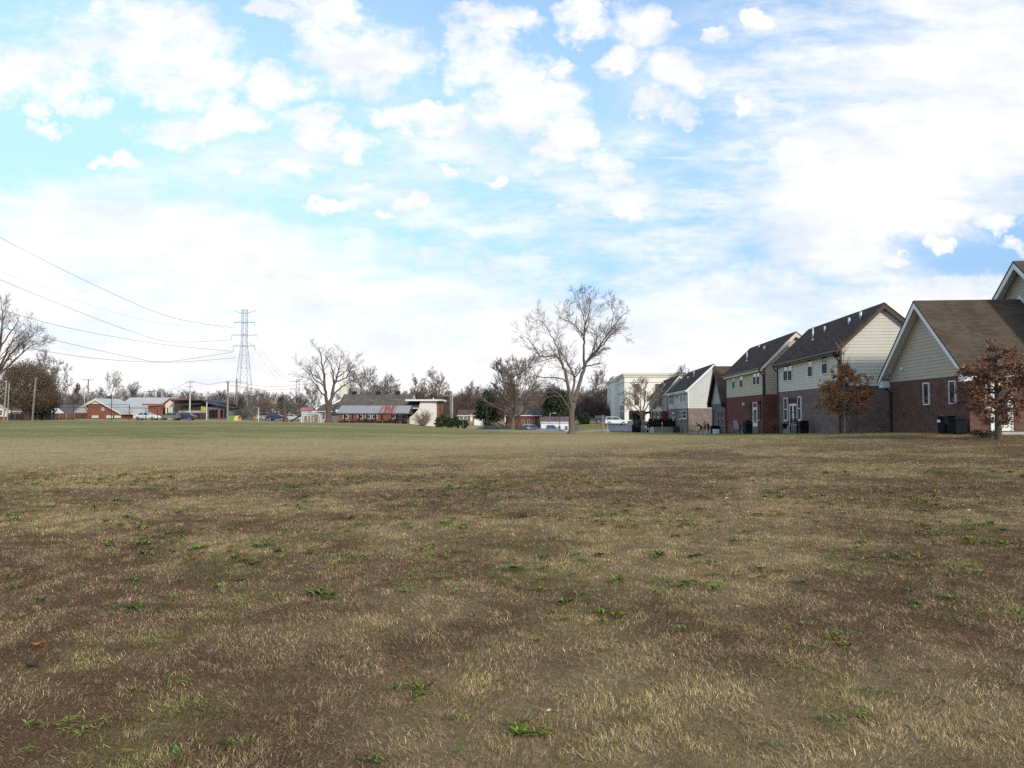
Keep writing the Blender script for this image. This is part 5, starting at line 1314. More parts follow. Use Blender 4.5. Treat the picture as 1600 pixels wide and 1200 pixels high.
def board_fence(name, label, u0, u1, Y, v_top, m_, posts=6, pm=None, gap=.02):
    g = G((u0+u1)/2, Y); r = thing(name, label, "fence", g); x0, x1 = xat(u0, Y)-g.x, xat(u1, Y)-g.x; H = pxz(v_top, Y)-g.z
    m = MB(); x = x0; rr = random.Random(int(u0))
    while x < x1: m.box(x, x+.14-gap, 0, .03, -.4, H*rr.uniform(.96, 1.0)); x += .14
    m.build("boards", m_, r)
    for k in range(posts): m = MB(); xx = x0 + (x1-x0)*k/(posts-1); m.box(xx-.07, xx+.07, -.12, -.005, -.4, H*1.03); m.build("post", pm or m_, r)
RED_BD = mat("fence_red_brown", (.17,.085,.062), .85, var=.2, scale=2)
board_fence("board_fence", "low red-brown board fence with pale posts at the far left", 13, 116, 142, 645.5, RED_BD, 10, WOOD_P)
board_fence("board_fence", "short grey board fence at the foot of the spreading bare tree", 511, 528, 118, 650, mat("fence_grey", (.17,.16,.165), .85, var=.15), 3)
# ------------------------------------------------------------------ poles, pylon, wires
def pole(label, u, v_top, Y, r=.14, arms=(), lean=0.0, mt=None, xf=False, cat="utility pole", lamp=False):
    g = G(u, Y); o = thing("utility_pole" if not lamp else "street_lamp", label, cat, g); h = P(u, v_top, Y).z - g.z
    m = MB(); m.tube([(0,0,-.5),(lean*.5,0,h*.5),(lean,0,h)], [r*1.15, r, r*.75], 8); m.build("pole", mt or WOOD_POLE, o)
    for dz, w in arms:
        m = MB(); m.box(lean-w/2, lean+w/2, -.14-r, -.02-r, h-dz-.07, h-dz+.07); a = m.build("crossarm", mt or WOOD_POLE, o)
        m = MB()
        for q in (-.46, -.22, .22, .46): m.tube([(lean+q*w, -.08-r, h-dz+.07), (lean+q*w, -.08-r, h-dz+.26)], .05, 6)
        m.build("insulators", METAL_W, a)
    if xf:
        m = MB(); m.tube([(lean-.42, -.1, h-2.6), (lean-.42, -.1, h-1.7)], .24, 10); m.build("transformer", METAL_W, o)
    if lamp:
        m = MB(); m.tube([(lean, 0, h-.1), (lean+.3, 0, h+.05), (lean+.9, 0, h+.05)], .04, 5); m.box(lean+.75, lean+1.35, -.14, .14, h-.02, h+.12); m.build("lamp_head", METAL_W, o)
    return o, Vector((g.x+lean, g.y, g.z+h))
GALV = mat("pole_galvanised", (.50,.50,.49), .5, .4); PALE_W = mat("pole_pale", (.42,.36,.27), .9, var=.3, scale=3)
pole("bare wooden pole leaning slightly in front of the dome-shaped dark tree", 50.5, 590, 122, .15, (), .45)
pole("pale weathered pole nearest the left edge", 6, 594, 118, .11, (), .3, PALE_W)
pole("thinner pale pole just right of the pale weathered pole at left", 11.5, 598, 121, .08, (), .2, PALE_W)
_, pA = pole("utility pole with a wide crossarm rising behind the brick gable", 137, 592.5, 205, .2, ((.2, 3.3),), 0, None, True)
pole("thin pale lamp post left of the brick gable", 131.5, 606, 200, .11, (), 0, GALV, cat="lamp post")
_, pB = pole("left pole of the pair over the grey metal roof", 232, 610.5, 200, .18, ((.2, 2.2),))
_, pB2 = pole("right pole of the pair over the grey metal roof, small crossarm on top", 240, 610, 200, .18, ((.3, 2.6),))
_, pC = pole("pale steel pole with three short crossarms before the dark modern building", 296.5, 595, 165, .17, ((.3, 1.9),(1.4,1.4),(2.5,2.0)), 0, GALV)
pole("wooden pole with a crossarm right of the pale steel pole", 311.5, 618, 175, .13, ((.3, 2.4),))
pole("short grey pole at the corner of the modern building", 323, 628, 160, .13, (), 0, GALV)
_, pD = pole("dark wooden pole left of the pylon, in front of the modern building's end", 355.5, 595, 160, .22, ((.4, 1.0),))
_, pE = pole("tall dark wooden pole touching the pylon's left side", 369.5, 592, 175, .2)
pole("slim pale pole by the playground", 404, 637, 142, .09, (), 0, GALV, cat="pole")
_, pF = pole("wooden half of the twin utility pole right of the church annex", 703, 614, 122, .22, ((.5, 2.0),))
_, pF2 = pole("pale straight half of the twin utility pole, right of the church annex", 706.6, 618, 121, .14, (), 0, PALE_W)
pole("slim dark lamp post in the car park before the evergreen", 760.5, 633.5, 134, .07, (), 0, DARK_ST, cat="lamp post")
pole("thin dark post beside the white shed, left of the lone tree", 874.5, 643, 125, .06, (), 0, DARK_ST, cat="post")
pole("street lamp above the white shed's roof", 859.5, 646, 160, .07, (), 0, GALV, cat="street lamp", lamp=True)
pole("short wooden post standing in the grass right of the lone tree", 941.5, 648.5, 74, .11, (), 0, WOOD_POLE, cat="post")
pole("thin pale sign post behind the short wooden post", 949.5, 657, 80, .03, (), 0, METAL_W, cat="post")
pole("green metal post in the grass before the shrub row", 723.5, 652, 104, .04, (), 0, mat("post_green", (.10,.16,.12), .6), cat="post")
pole("dark pole by the small brick house with white trim", 906.5, 634, 200, .12)
# round red sign
g = G(87, 139); o = thing("round_sign", "round orange-red sign on a post above the board fence", "sign", g); zc = P(87, 630.2, 139).z - g.z
m = MB(); m.tube([(0, .05, -.3), (0, .05, zc)], .05, 6); m.build("post", METAL_W, o)
m = MB(); m.tube([(0, -.06, zc), (0, 0.0, zc)], .45, 20); m.build("disc", mat("sign_red", (.72,.13,.07), .5, var=.1), o)

def pylon():
    u, Y = 380, 250; g = G(u, Y); o = thing("power_pylon", "tall steel lattice power pylon with stacked crossarms", "pylon", g); z = lambda v: P(u, v, Y).z - g.z
    st = mat("pylon_steel", (.36,.40,.45), .6, .0); mp = Y/F
    lv = [(657, 23), (620, 20), (597, 17.5), (575, 14), (555, 10.5), (540, 7.6), (522, 7), (505, 7), (490, 7), (484, 7)]   # v, half of width px*... full width in px
    H = [(z(v), w*mp/2) for v, w in lv]
    m = MB()
    for sx in (-1, 1):
        for sy in (-1, 1): m.tube([(sx*w, sy*w, zz) for zz, w in H], .11, 4)
    m.build("legs", st, o); m = MB()
    for (z0, w0), (z1, w1) in zip(H[:-1], H[1:]):
        for k in range(4):
            a = [(-1,-1),(1,-1),(1,1),(-1,1)][k]; b = [(1,-1),(1,1),(-1,1),(-1,-1)][k]
            m.tube([(a[0]*w0,a[1]*w0,z0),(b[0]*w1,b[1]*w1,z1)], .04, 3); m.tube([(b[0]*w0,b[1]*w0,z0),(a[0]*w1,a[1]*w1,z1)], .04, 3); m.tube([(a[0]*w1,a[1]*w1,z1),(b[0]*w1,b[1]*w1,z1)], .05, 3)
    m.build("lattice", st, o)
    tips = []
    for v, half, rise in ((504, 16, 1.0), (523.5, 20, 1.4), (540.5, 17, 1.2)):
        zz = z(v); L = half*mp
        m = MB()
        for sy in (-.3, .3): m.tube([(-L, 0, zz), (0, sy, zz), (L, 0, zz)], .11, 4)
        w = H[6][1]
        for s in (-1, 1): m.tube([(s*w, 0, zz+rise), (s*L, 0, zz)], .06, 3)
        m.build("crossarm", st, o)
        for s in (-1, 1):
            m = MB(); m.tube([(s*L, 0, zz), (s*L, 0, zz-1.8)], .09, 5); m.build("insulator", st, o)
            tips.append(Vector((g.x+s*L, Y, g.z+zz-1.8)))
    m = MB(); zt = z(490); w = H[-1][1]
    for s in (-1, 1): m.tube([(s*w, 0, zt), (s*w*1.6, 0, zt+.2), (s*18*mp, 0, z(485))], .09, 4)
    m.build("earth_wire_arms", st, o)
    return tips
TIPS = pylon()
WIRE = mat("wire_grey", (.05,.05,.055), .8, spec=.1); WIRE_F = mat("wire_far", (.08,.08,.085), .8, spec=.1)
def wire(label, pts, r, mt=WIRE):
    """smooth sagging conductor through three or more world points"""
    n = len(pts); out = []
    for i in range(n-1):
        p0, p1, p2, p3 = pts[max(i-1,0)], pts[i], pts[i+1], pts[min(i+2,n-1)]
        for k in range(12):
            t = k/12; out.append(.5*((2*p1) + (p2-p0)*t + (2*p0-5*p1+4*p2-p3)*t*t + (3*p1-p0-3*p2+p3)*t**3))
    out.append(pts[-1]); m = MB(); m.tube(out, r, 4, cap=False); o = m.build("power_line", mt); tag(o, label, "power line")
def Ys(u):     # the line comes from the pylon towards a tower standing nearer, off to the left
    # sight line u meets the vertical plane through (-94,250) and (-150,20)
    a = (u-CX)/F; x0, y0, ddx, ddy = TIPS[0].x, 250.0, -56.0, -230.0
    s = (a*y0 - x0) / (ddx - a*ddy) ; return y0 + s*ddy
LINES = [("uppermost pylon conductor, faint against the white cloud", [(-60,339),(0,371),(95,420),(190,465),(250,490),(300,503),(364,512)]),
         ("second pylon conductor from the top, sagging in from the left edge", [(-60,412),(0,437),(90,474),(200,516),(270,534),(361,531)]),
         ("third pylon conductor, passing just above the tall leaning tree's top twigs", [(-60,464),(15,488),(100,511),(200,530),(270,540),(364,549)]),
         ("lowest dark pylon conductor, crossing the top of the tall tree at left", [(-60,492),(0,510),(100,535),(200,557),(260,565),(364,550)]),
         ("pylon conductor running just above the dome-shaped dark tree", [(-40,528),(60,547),(150,560),(230,565.5),(290,565),(369,559)])]
for lb, pp in LINES: wire(lb, [P(u, v, Ys(u)) for u, v in pp], .042)
wire("faint pylon conductor running from the upper arm off to the left", [P(u, v, Ys(u)) for u, v in [(-60,396),(20,432),(75,452),(150,480),(240,503),(300,508),(358,507)]], .018, WIRE_F)
for k, (a, b) in enumerate([(396,440),(404,452),(411,462)]):
    wire(["nearest","middle","farthest"][k] + " pylon conductor falling away to the right of the pylon", [P(a, 540+4*k, 250), P((a+b)/2, 574+3*k, 300), P(b, 604, 350)], .03, WIRE_F)
def span(a, b, sag, label, r=.03): wire(label, [a, (a+b)/2 - Vector((0,0,sag)), b], r)
span(pB2, pC, 1.0, "street wire from the pole pair to the pale steel pole"); span(pC, pD, .8, "street wire from the pale steel pole to the dark wooden pole"); span(pC - Vector((0,0,2.5)), pD - Vector((0,0,2)), .8, "lower street wire between the pale steel pole and the dark wooden pole")
span(pD, P(478, 600, 190), 1.0, "street wire running right past the pylon base"); span(pD - Vector((0,0,.9)), P(470, 605, 190), 1.0, "lower street wire running right past the pylon base")
span(pF, P(772, 616, 135), .3, "wire from the twin utility pole to the evergreen")
# slender mast far behind the playset
g = G(465, 300); o = thing("lattice_mast", "thin far-off lattice mast left of the spreading bare tree", "mast", g); h = P(465, 592, 300).z - g.z
m = MB()
for s in (-1, 1): m.tube([(s*.9, 0, 0), (s*.55, 0, h)], .13, 4)
k = 0
while k < 14: a = h*k/14; b = h*(k+1)/14; q = 1 if k % 2 else -1; m.tube([(-.8*q, 0, a), (.7*q, 0, b)], .06, 3); k += 1
m.build("lattice", mat("mast_steel", (.35,.37,.40), .5), o)
m = MB()
for z_ in (.93, .72, .45): m.tube([(-3.2, 0, h*z_), (3.2, 0, h*z_)], .1, 4)
m.build("crossarm", mat("mast_steel", (.35,.37,.40), .5), o)

# ------------------------------------------------------------------ cars
RUB = mat("rubber", (.018,.018,.018), .85); RIM = mat("rim", (.42,.43,.44), .35, .7); CGL = glass("car_glass", (.02,.025,.03), .08)
LMP = mat("lamp_clear", (.7,.7,.68), .2); LMR = mat("lamp_red", (.35,.02,.02), .3)
def paint(n, c): return mat("paint_" + n, c, .32, .15, var=.03, spec=.5, coat=.6)
def car(label, kind, pm, u, Y, rz, s=1.0, group="cars parked beyond the field", name=None, cat=None):
    g = G(u, Y); g.z += .03; o = thing(name or {"sedan":"sedan","suv":"suv","pickup":"pickup_truck"}[kind], label, cat or {"sedan":"car","suv":"car","pickup":"pickup truck"}[kind], g, rz, group)
    W = .9
    if kind == "sedan":
        prof = [(-2.3,.32),(-2.35,.62),(-2.25,.92),(-1.55,1.0),(1.0,.98),(1.75,.88),(2.25,.70),(2.35,.48),(2.3,.30)]; cab = [(-1.75,.98),(-1.05,1.40),(.25,1.43),(1.15,.96)]; wx = (-1.42,1.42); wr = .32
    elif kind == "suv":
        prof = [(-2.3,.40),(-2.35,.75),(-2.28,1.08),(-1.6,1.12),(.95,1.10),(1.9,1.0),(2.28,.85),(2.35,.55),(2.3,.38)]; cab = [(-2.2,1.08),(-1.95,1.68),(.2,1.70),(1.1,1.08)]; wx = (-1.42,1.45); wr = .37
    else:
        prof = [(-2.75,.45),(-2.8,.70),(-2.75,1.06),(-.75,1.08),(1.2,1.08),(2.2,1.02),(2.7,.85),(2.75,.58),(2.7,.42)]; cab = [(-.85,1.06),(-.65,1.72),(.55,1.74),(1.35,1.06)]; wx = (-1.75,1.75); wr = .39
    n = len(prof); vs = []; fs = []
    secs = [(-W, .0, .90), (-W*.97, 0, 1.0), (W*.97, 0, 1.0), (W, 0, .90)]
    for y, _, q in [(-W, 0, .93), (-W*.93, 0, 1.0), (W*.93, 0, 1.0), (W, 0, .93)]:
        zc = .62
        vs += [(x*(.985 if q < 1 else 1), y, zc + (z-zc)*q) for x, z in prof]
    for j in range(3):
        for i in range(n): a = j*n+i; b = j*n+(i+1) % n; fs.append((a, b, b+n, a+n))
    fs.append(tuple(range(n))); fs.append(tuple(3*n+i for i in range(n))[::-1])
    m = MB(); m.add(vs, fs); m.build("body", pm, o, bevel=.05)
    # greenhouse: glass all round, painted roof and pillars
    wb, wt = W*.93, W*.74
    vs = [(x, -(wb if i in (0,3) else wt), z) for i, (x, z) in enumerate(cab)] + [(x, (wb if i in (0,3) else wt), z) for i, (x, z) in enumerate(cab)]
    m = MB(); m.add(vs, [(0,1,2,3),(7,6,5,4),(0,4,5,1),(1,5,6,2),(2,6,7,3)]); m.build("windows", CGL, o)
    m = MB(); (xa, za), (xb, zb) = cab[1], cab[2]; m.box(xa-.05, xb+.05, -wt-.01, wt+.01, za-.01, za+.07)
    for sgn in (-1, 1):
        for i, j in ((0,1),(3,2)):
            x0, z0 = cab[i]; x1, z1 = cab[j]; m.tube([(x0, sgn*wb, z0), (x1, sgn*wt, z1)], .045, 5)
        xm = (cab[1][0]+cab[2][0])/2; m.tube([(xm, sgn*wb*1.0, cab[0][1]), (xm, sgn*(wt+.01), cab[1][1])], .04, 5)
    m.build("roof", pm, o)
    for x in wx:
        for sgn in (-1, 1):
            m = MB(); m.tube([(x, sgn*(W-.2), wr), (x, sgn*(W+.02), wr)], wr, 16); w = m.build("wheel", RUB, o)
            m = MB(); m.tube([(x, sgn*(W-.02), wr), (x, sgn*(W+.035), wr)], wr*.62, 12); m.build("rim", RIM, w)
    for sgn in (-1, 1):
        m = MB(); x = prof[6][0]; m.box(x-.08, x+.06, sgn*.62-.18, sgn*.62+.18, prof[6][1]-.16, prof[6][1]-.02); m.build("headlight", LMP, o)
        m = MB(); x = prof[2][0]; m.box(x-.09, x+.05, sgn*.68-.14, sgn*.68+.14, prof[2][1]-.22, prof[2][1]-.04); m.build("taillight", LMR, o)
    m = MB()
    for sgn in (-1, 1): m.box(.75, .95, sgn*(W+.02)-.09, sgn*(W+.02)+.09, cab[3][1]+.02, cab[3][1]+.16)
    m.build("mirrors", pm, o)
    if kind == "pickup":
        m = MB(); m.box(-2.68, -.9, -.72, .72, 1.085, 1.10); m.build("cargo_bed", RUB, o)
    if s != 1.0: o.scale = (s, s, s)
    return o
WHITE_P, GREY_P, NAVY_P, BLK_P, SILV_P, BLUE_P, GRN_P, MAR_P = paint("white", (.80,.80,.79)), paint("grey", (.17,.165,.165)), paint("navy", (.03,.04,.08)), paint("black", (.02,.02,.024)), paint("silver", (.45,.46,.48)), paint("blue_grey", (.20,.25,.33)), paint("green", (.03,.07,.055)), paint("maroon", (.12,.02,.03))
PI = math.pi
car("white sedan parked side-on by the carport at left", "sedan", WHITE_P, 230, 141, 0, 1.0)
car("dark grey hatchback parked right of the white sedan, behind the field's far edge", "suv", GREY_P, 265, 144, PI, .85)
car("dark navy car parked before the modern building, beside the dark grey hatchback", "sedan", NAVY_P, 288, 146, PI)
car("small white car half hidden by the old gnarled tree", "suv", WHITE_P, 418, 168, .3)
car("dark blue car just left of the gnarled tree's trunk", "suv", NAVY_P, 433, 162, 0, .95)
car("silver car right of the gnarled tree, behind the dark slide", "sedan", SILV_P, 455, 168, .2)
car("low dark saloon parked at the left end of the central car park", "sedan", BLK_P, 765, 139, PI)
car("dark green car left of the tree by the parked cars", "sedan", GRN_P, 789, 139, PI*.5)
car("black car right of the tree by the parked cars", "sedan", BLK_P, 811, 141, PI)
car("silver-grey estate car parked in front of the brick flats, left of the white shed", "suv", SILV_P, 833, 146, 0)
car("blue-grey pickup truck in front of the white shed", "pickup", BLUE_P, 860, 136, 0)
car("white off-road car on the driveway left of the white commercial building", "suv", WHITE_P, 962, 152, 0)
car("dark blue car partly behind the white off-road car", "suv", NAVY_P, 944, 165, 0)
car("white car half hidden behind the pergola at the far house", "suv", WHITE_P, 1001, 104, PI*.5, .9)

# ------------------------------------------------------------------ centre background buildings
sh = ridge_x_house("shed", "long low white shed with a plum-grey roof, left of the lone tree's trunk", "shed", 845.5, 891, 142, 5, 658, 651.5, None, None, None)
m = MB(); m.box(-sh.w1, sh.w2, 0, sh.L, -1.5, sh.he+.05); m.prism([(-sh.w1, 0, sh.he), (sh.w2, 0, sh.he), (0, 0, sh.hr-.08)], (0, sh.L, 0)); m.build("wall", T_WHITE, sh.root); sh.roof(SH_PLUM, T_WHITE, ov=.3, og=.2)
for a in (1.3, 3.3, 4.7): sh.window('R', (a, a+.55, .6, 1.35), fw=.06, pane=GLASS)
m = MB(); m.fn = sh.fmap('R'); m.box(2.2, 3.0, -.3, 1.6, 0, .05); m.build("door", T_CREAM, sh.root)

fl = ridge_x_house("brick_flats", "dark red brick flats with a grey roof behind the parked cars", "building", 789, 850, 168, 10, 647.5, 634, None, None, None)
m = MB(); m.box(-fl.w1, fl.w2, 0, fl.L, -3.5, fl.he+.05); m.build("brick_wall", BR_RED, fl.root); fl.roof(SH_GREY, T_WHITE, ov=.4, og=.3)
for a in (1.6, 3.9, 5.2, 6.3, 7.8):
    for z_ in (-1.4, .9): fl.window('R', (a, a+.6, z_+.3, z_+1.2), fw=.05, frame=T_CREAM)
m = MB(); m.fn = fl.fmap('R'); m.box(4.55, 5.05, -2.2, -.2, 0, .05); m.build("door", T_WHITE, fl.root)
m = MB(); m.fn = fl.fmap('R'); m.box(-.05, .15, -2.5, fl.he, 0, .12); m.build("corner_board", T_WHITE, fl.root)

bh = ridge_x_house("house", "small red brick house with a reddish roof behind the green shrubs", "house", 716, 741, 190, 8, 648, 640.5, None, None, None)
m = MB(); m.box(-bh.w1, bh.w2, 0, bh.L, -1.5, bh.he+.05); m.build("brick_wall", BR_ORANGE, bh.root); bh.roof(shingle("shingle_red", (.13,.07,.06)), T_WHITE, ov=.4, og=.3)
for a in (.4, 1.5): bh.window('R', (a, a+.9, .6, 1.6), fw=.1)
m = MB(); m.fn = bh.fmap('R'); m.box(3.2, 3.8, -.3, 1.8, 0, .1); m.build("door", T_WHITE, bh.root)
for nm, lb, u0, u1, Y_, vt, vm in (("low_wall", "low red brick and white wall under the dark evergreen", 741, 765, 178, 651.5, 654.5), ):
    g = G(u0, Y_); o = thing(nm, lb, "wall", g); L_ = xat(u1, Y_)-xat(u0, Y_); z0, z1 = pxz(vt, Y_)-g.z, pxz(vm, Y_)-g.z
    m = MB(); m.box(0, L_, 0, .3, z1, z0); m.build("brick_band", BR_ORANGE, o); m = MB(); m.box(0, L_, -.05, .35, -.6, z1); m.build("white_base", T_WHITE, o)
wh = ridge_x_house("house", "small brick house with a white gabled porch, on the rise right of the lone tree", "house", 906, 936, 228, 9, 644, 637, None, None, None)
m = MB(); m.box(-wh.w1, wh.w2, 0, wh.L, -1.5, wh.he+.05); m.build("brick_wall", BR_ORANGE, wh.root); wh.roof(SH_GREY, T_WHITE, ov=.4, og=.3)
m = MB(); m.prism([(4.9, .6, wh.he-.2), (4.9, 4.4, wh.he-.2), (4.9, 2.5, wh.he+1.4)], (-1.5, 0, 0)); m.build("porch_gable", T_WHITE, wh.root)
for a in (.9, 1.9, 3.0): m = MB(); m.box(4.7, 4.85, a, a+.15, -.5, wh.he-.2); m.build("porch_post", T_WHITE, wh.root)
for a in (1.2, 2.3): wh.window('R', (a, a+.6, .6, 1.7), fw=.09)

# ------------------------------------------------------------------ roads and paving
sheet("car_park", [(xat(735,150), 128), (xat(900,128), 128), (xat(905,160), 160), (xat(735,160), 160)], .012, ASPH, 3)
sheet("road", [(xat(893,138), 126), (xat(962,126), 120), (xat(975,146), 142), (xat(893,150), 142)], .024, mat("pale_concrete", (.36,.33,.28), .95, var=.15, scale=.4), 2.5)
sheet("driveway", [(xat(960,112), 112), (xat(1012,112), 112), (xat(1012,170), 168), (xat(945,170), 168)], .036, ASPH, 2.5)
sheet("hill_road", [(xat(742,175), 166), (xat(772,172), 166), (xat(772,178), 177), (xat(755,178), 177)], .02, ASPH, 2)
pat = [(21.6, 73), (24, 73), (24.6, 86), (20.2, 86)]
sheet("patio", [(20.4, 72.6), (22.4, 72.6), (23.2, 85), (19.9, 85)], .03, CONC, 1.2)
sheet("patio_slab", [(18.9, 57.9), (20.3, 57.7), (21.4, 71.5), (20.0, 71.6)], .03, CONC, 1.2)

# ------------------------------------------------------------------ things by the houses
HOUSE_BASE = lambda H, y, d, up=0.0: H.M @ Vector((-H.w1 - d, y, 0))
def at_wall(H, y, d):
    p = H.M @ Vector((-H.w1 - d, y, 0)); p.z = gz(p.x, p.y); return p
# black bins against the nearest house
def bin_(label, p, rz, w, d, h, sign=False, lidless=False):
    o = thing("storage_bin", label, "bin", p, rz)
    m = MB(); m.prism([(-w/2*.9, -d/2*.9, 0), (w/2*.9, -d/2*.9, 0), (w/2*.9, d/2*.9, 0), (-w/2*.9, d/2*.9, 0)], (0,0,.02))
    vs = []; n = 4
    for z_, q in ((0,.90),(h*.12,.97),(h*.82,1.0)):
        vs += [(sx*w/2*q, sy*d/2*q, z_) for sx, sy in ((-1,-1),(1,-1),(1,1),(-1,1))]
    fs = [(0,3,2,1)] + [(j*4+i, j*4+(i+1) % 4, j*4+4+(i+1) % 4, j*4+4+i) for j in range(2) for i in range(4)] + [(8,9,10,11)]
    m = MB(); m.add(vs, fs); m.build("body", BLACK_P, o, bevel=.06)
    m = MB(); m.box(-w/2*1.03, w/2*1.03, -d/2*1.03, d/2*1.03, h*.825, h*.90); m.box(-w/2*.9, w/2*.9, -d/2*.9, d/2*.9, h*.90, h); m.build("lid", BLACK_P, o, bevel=.05)
    m = MB(); m.tube([(-w*.25, -d/2*1.05, h*.86), (-w*.25, -d/2*1.16, h*.88), (w*.25, -d/2*1.16, h*.88), (w*.25, -d/2*1.05, h*.86)], .02, 6); m.build("handle", BLACK_P, o)
    if sign: m = MB(); m.box(-w*.40, w*.05, -d/2*1.03-.012, -d/2*.98, h*.62, h*.77); s = m.build("label_plate", mat("label_white", (.75,.76,.78), .6, var=.05), o)
    return o
a, z = A.pix('G', 1479, 662, .5); p = A.M @ Vector((a, -.5, 0)); p.z = gz(p.x, p.y); bin_("black plastic bin with a white label against the nearest house's brick wall", p, -PI/2 + ROW, .60, .55, .80, True)
a, z = A.pix('G', 1497, 662, .5); p = A.M @ Vector((a, -.5, 0)); p.z = gz(p.x, p.y); bin_("plain black bin right beside the bin with the white label", p, -PI/2 + ROW, .52, .55, .72)
# hose tap above the bin
a, z = A.pix('G', 1475, 650); m = MB(); m.fn = A.fmap('G'); m.box(a-.04, a+.04, z-.05, z+.05, 0, .1); m.build("tap", METAL_W, A.root)

def patio_chair(name, label, p, rz, seat_m, frame_m, high=.95, group=None):
    o = thing(name, label, "chair", p, rz, group)
    m = MB(); m.box(-.26, .26, -.25, .25, .40, .44); m.build("seat", seat_m, o)
    m = MB(); m.prism([(-.26, .24, .46), (.26, .24, .46), (.24, .40, high), (-.24, .40, high)], (0, .03, 0)); m.build("backrest", seat_m, o)
    for x in (-.27, .27):
        for y in (-.24, .24): m = MB(); m.tube([(x, y, 0), (x, y, .62 if True else .4)], .018, 6); m.build("leg", frame_m, o)
        m = MB(); m.box(x-.03, x+.03, -.28, .28, .62, .65); m.build("armrest", frame_m, o)
    return o
GREY_F = mat("chair_fabric", (.30,.31,.33), .8); 
patio_chair("patio_chair", "grey fabric patio chair beside the white door's step", at_wall(C_, C_.pix("L", 1154, 671, 1.4)[0], 1.4), 2.2, GREY_F, DARK_ST, 1.12)
patio_chair("patio_chair", "dark patio chair close to the white door's step", at_wall(C_, C_.pix("L", 1162, 671, 1.6)[0], 1.6), 1.2, BLACK_P, BLACK_P, 1.05)
patio_chair("patio_chair", "small pale-legged patio chair at the far end of the red brick wall", at_wall(C_, C_.pix("L", 1148, 671, 1.6)[0], 1.6), 1.0, WOOD_P, WOOD_P, .8)
def grill(label, p, rz):
    o = thing("barbecue_grill", label, "grill", p, rz)
    m = MB(); m.box(-.45, .45, -.26, .26, .12, .78); m.build("cabinet", BLACK_P, o, bevel=.02)
    m = MB(); m.tube([(-.42, 0, .82), (.42, 0, .82)], .27, 14); m.build("hood", BLACK_P, o, smooth=False)
    for s in (-1, 1): m = MB(); m.box(s*.45, s*.8, -.22, .22, .78, .81); m.build("side_shelf", DARK_ST, o)
    for s in (-1, 1): m = MB(); m.tube([(s*.36, -.24, .1), (s*.36, .24, .1)], .1, 10); m.build("wheel", RUB, o)
    m = MB(); m.tube([(-.3, -.29, .86), (.3, -.29, .86)], .015, 6); m.build("handle", METAL_W, o)
grill("black barbecue grill by the white door of the red brick house", at_wall(C_, C_.pix("L", 1168, 671, 2.0)[0], 2.0), 1.5)
def garden_bench(label, p, rz):
    o = thing("garden_bench", label, "bench", p, rz)
    m = MB()
    for j in range(4): m.box(-.75, .75, -.24+j*.12, -.15+j*.12, .42, .45)
    m.build("seat", BLACK_P, o); m = MB()
    for j in range(4): m.box(-.75, .75, .26, .29, .52+j*.12, .61+j*.12)
    m.build("backrest", BLACK_P, o)
    for s in (-1, 1):
        m = MB(); m.box(s*.72-.03, s*.72+.03, -.24, -.18, 0, .65); m.build("leg", BLACK_P, o); m = MB(); m.box(s*.72-.03, s*.72+.03, .24, .30, 0, 1.0); m.build("leg", BLACK_P, o)
        m = MB(); m.box(s*.72-.04, s*.72+.04, -.26, .3, .65, .69); m.build("armrest", BLACK_P, o)
garden_bench("black slatted garden bench below the French door of the white-sided house", at_wall(B, B.pix("L", 1247, 670, .9)[0], .9), PI/2 + ROW)
p = at_wall(B, B.pix("L", 1256.5, 670, .6)[0], .6); bin_("black bin at the right end of the garden bench", p, PI/2 + ROW, .5, .5, .85)
p = at_wall(B, B.pix("L", 1226, 670, .8)[0], .8); o = thing("plant_stand", "small dark pot on a stand left of the garden bench", "planter", p)
m = MB(); m.tube([(0,0,.35),(0,0,.7)], [.14,.2], 10); m.build("pot", BLACK_P, o)
for k in range(3): m = MB(); a = 2.1*k; m.tube([(.16*math.cos(a), .16*math.sin(a), 0), (.1*math.cos(a), .1*math.sin(a), .36)], .015, 5); m.build("leg", DARK_ST, o)
# dried ornamental grass in the corner between two houses
p = at_wall(B, 12.4, .7); o = thing("ornamental_grass", "clump of dry reddish grass in the corner between the brick-red and white-sided houses", "plant", p); m = MB(); r = random.Random(4)
for k in range(160):
    a = r.uniform(0, 6.28); q = r.uniform(.1, .7); h = r.uniform(.5, 1.25); m.tube([(.1*math.cos(a), .1*math.sin(a), 0), (q*.5*math.cos(a), q*.5*math.sin(a), h*.7), (q*math.cos(a), q*math.sin(a), h)], [.007,.006,.002], 3, cap=False)
m.build("stems", mat("dry_stems", (.23,.11,.06), .9), o)
# bins by the grey wing
for k, (u, mt_, lb) in enumerate([(1116.5, T_WHITE, "white-fronted cooler box beside the dark planters at the grey wing"), (1120.6, T_WHITE, "second pale box right of the white-fronted cooler at the grey wing")]):
    g = G(u, 74.5); o = thing("cooler_box", lb, "box", g); m = MB(); m.box(-.16, .16, -.2, .2, 0, .5); m.build("body", mt_, o, bevel=.03); m = MB(); m.box(-.17, .17, -.21, .21, .5, .56); m.build("lid", BLACK_P, o, bevel=.02)
for k, u in enumerate([1114, 1118.6, 1125.5]):
    g = G(u, 75.5); bin_(["left dark square planter box by the grey wing", "middle dark square planter box by the grey wing", "right dark square planter box by the grey wing, under the pale ledge"][k], g, 0, .5 if k < 2 else .8, .5, .85)["category"] = "planter box"
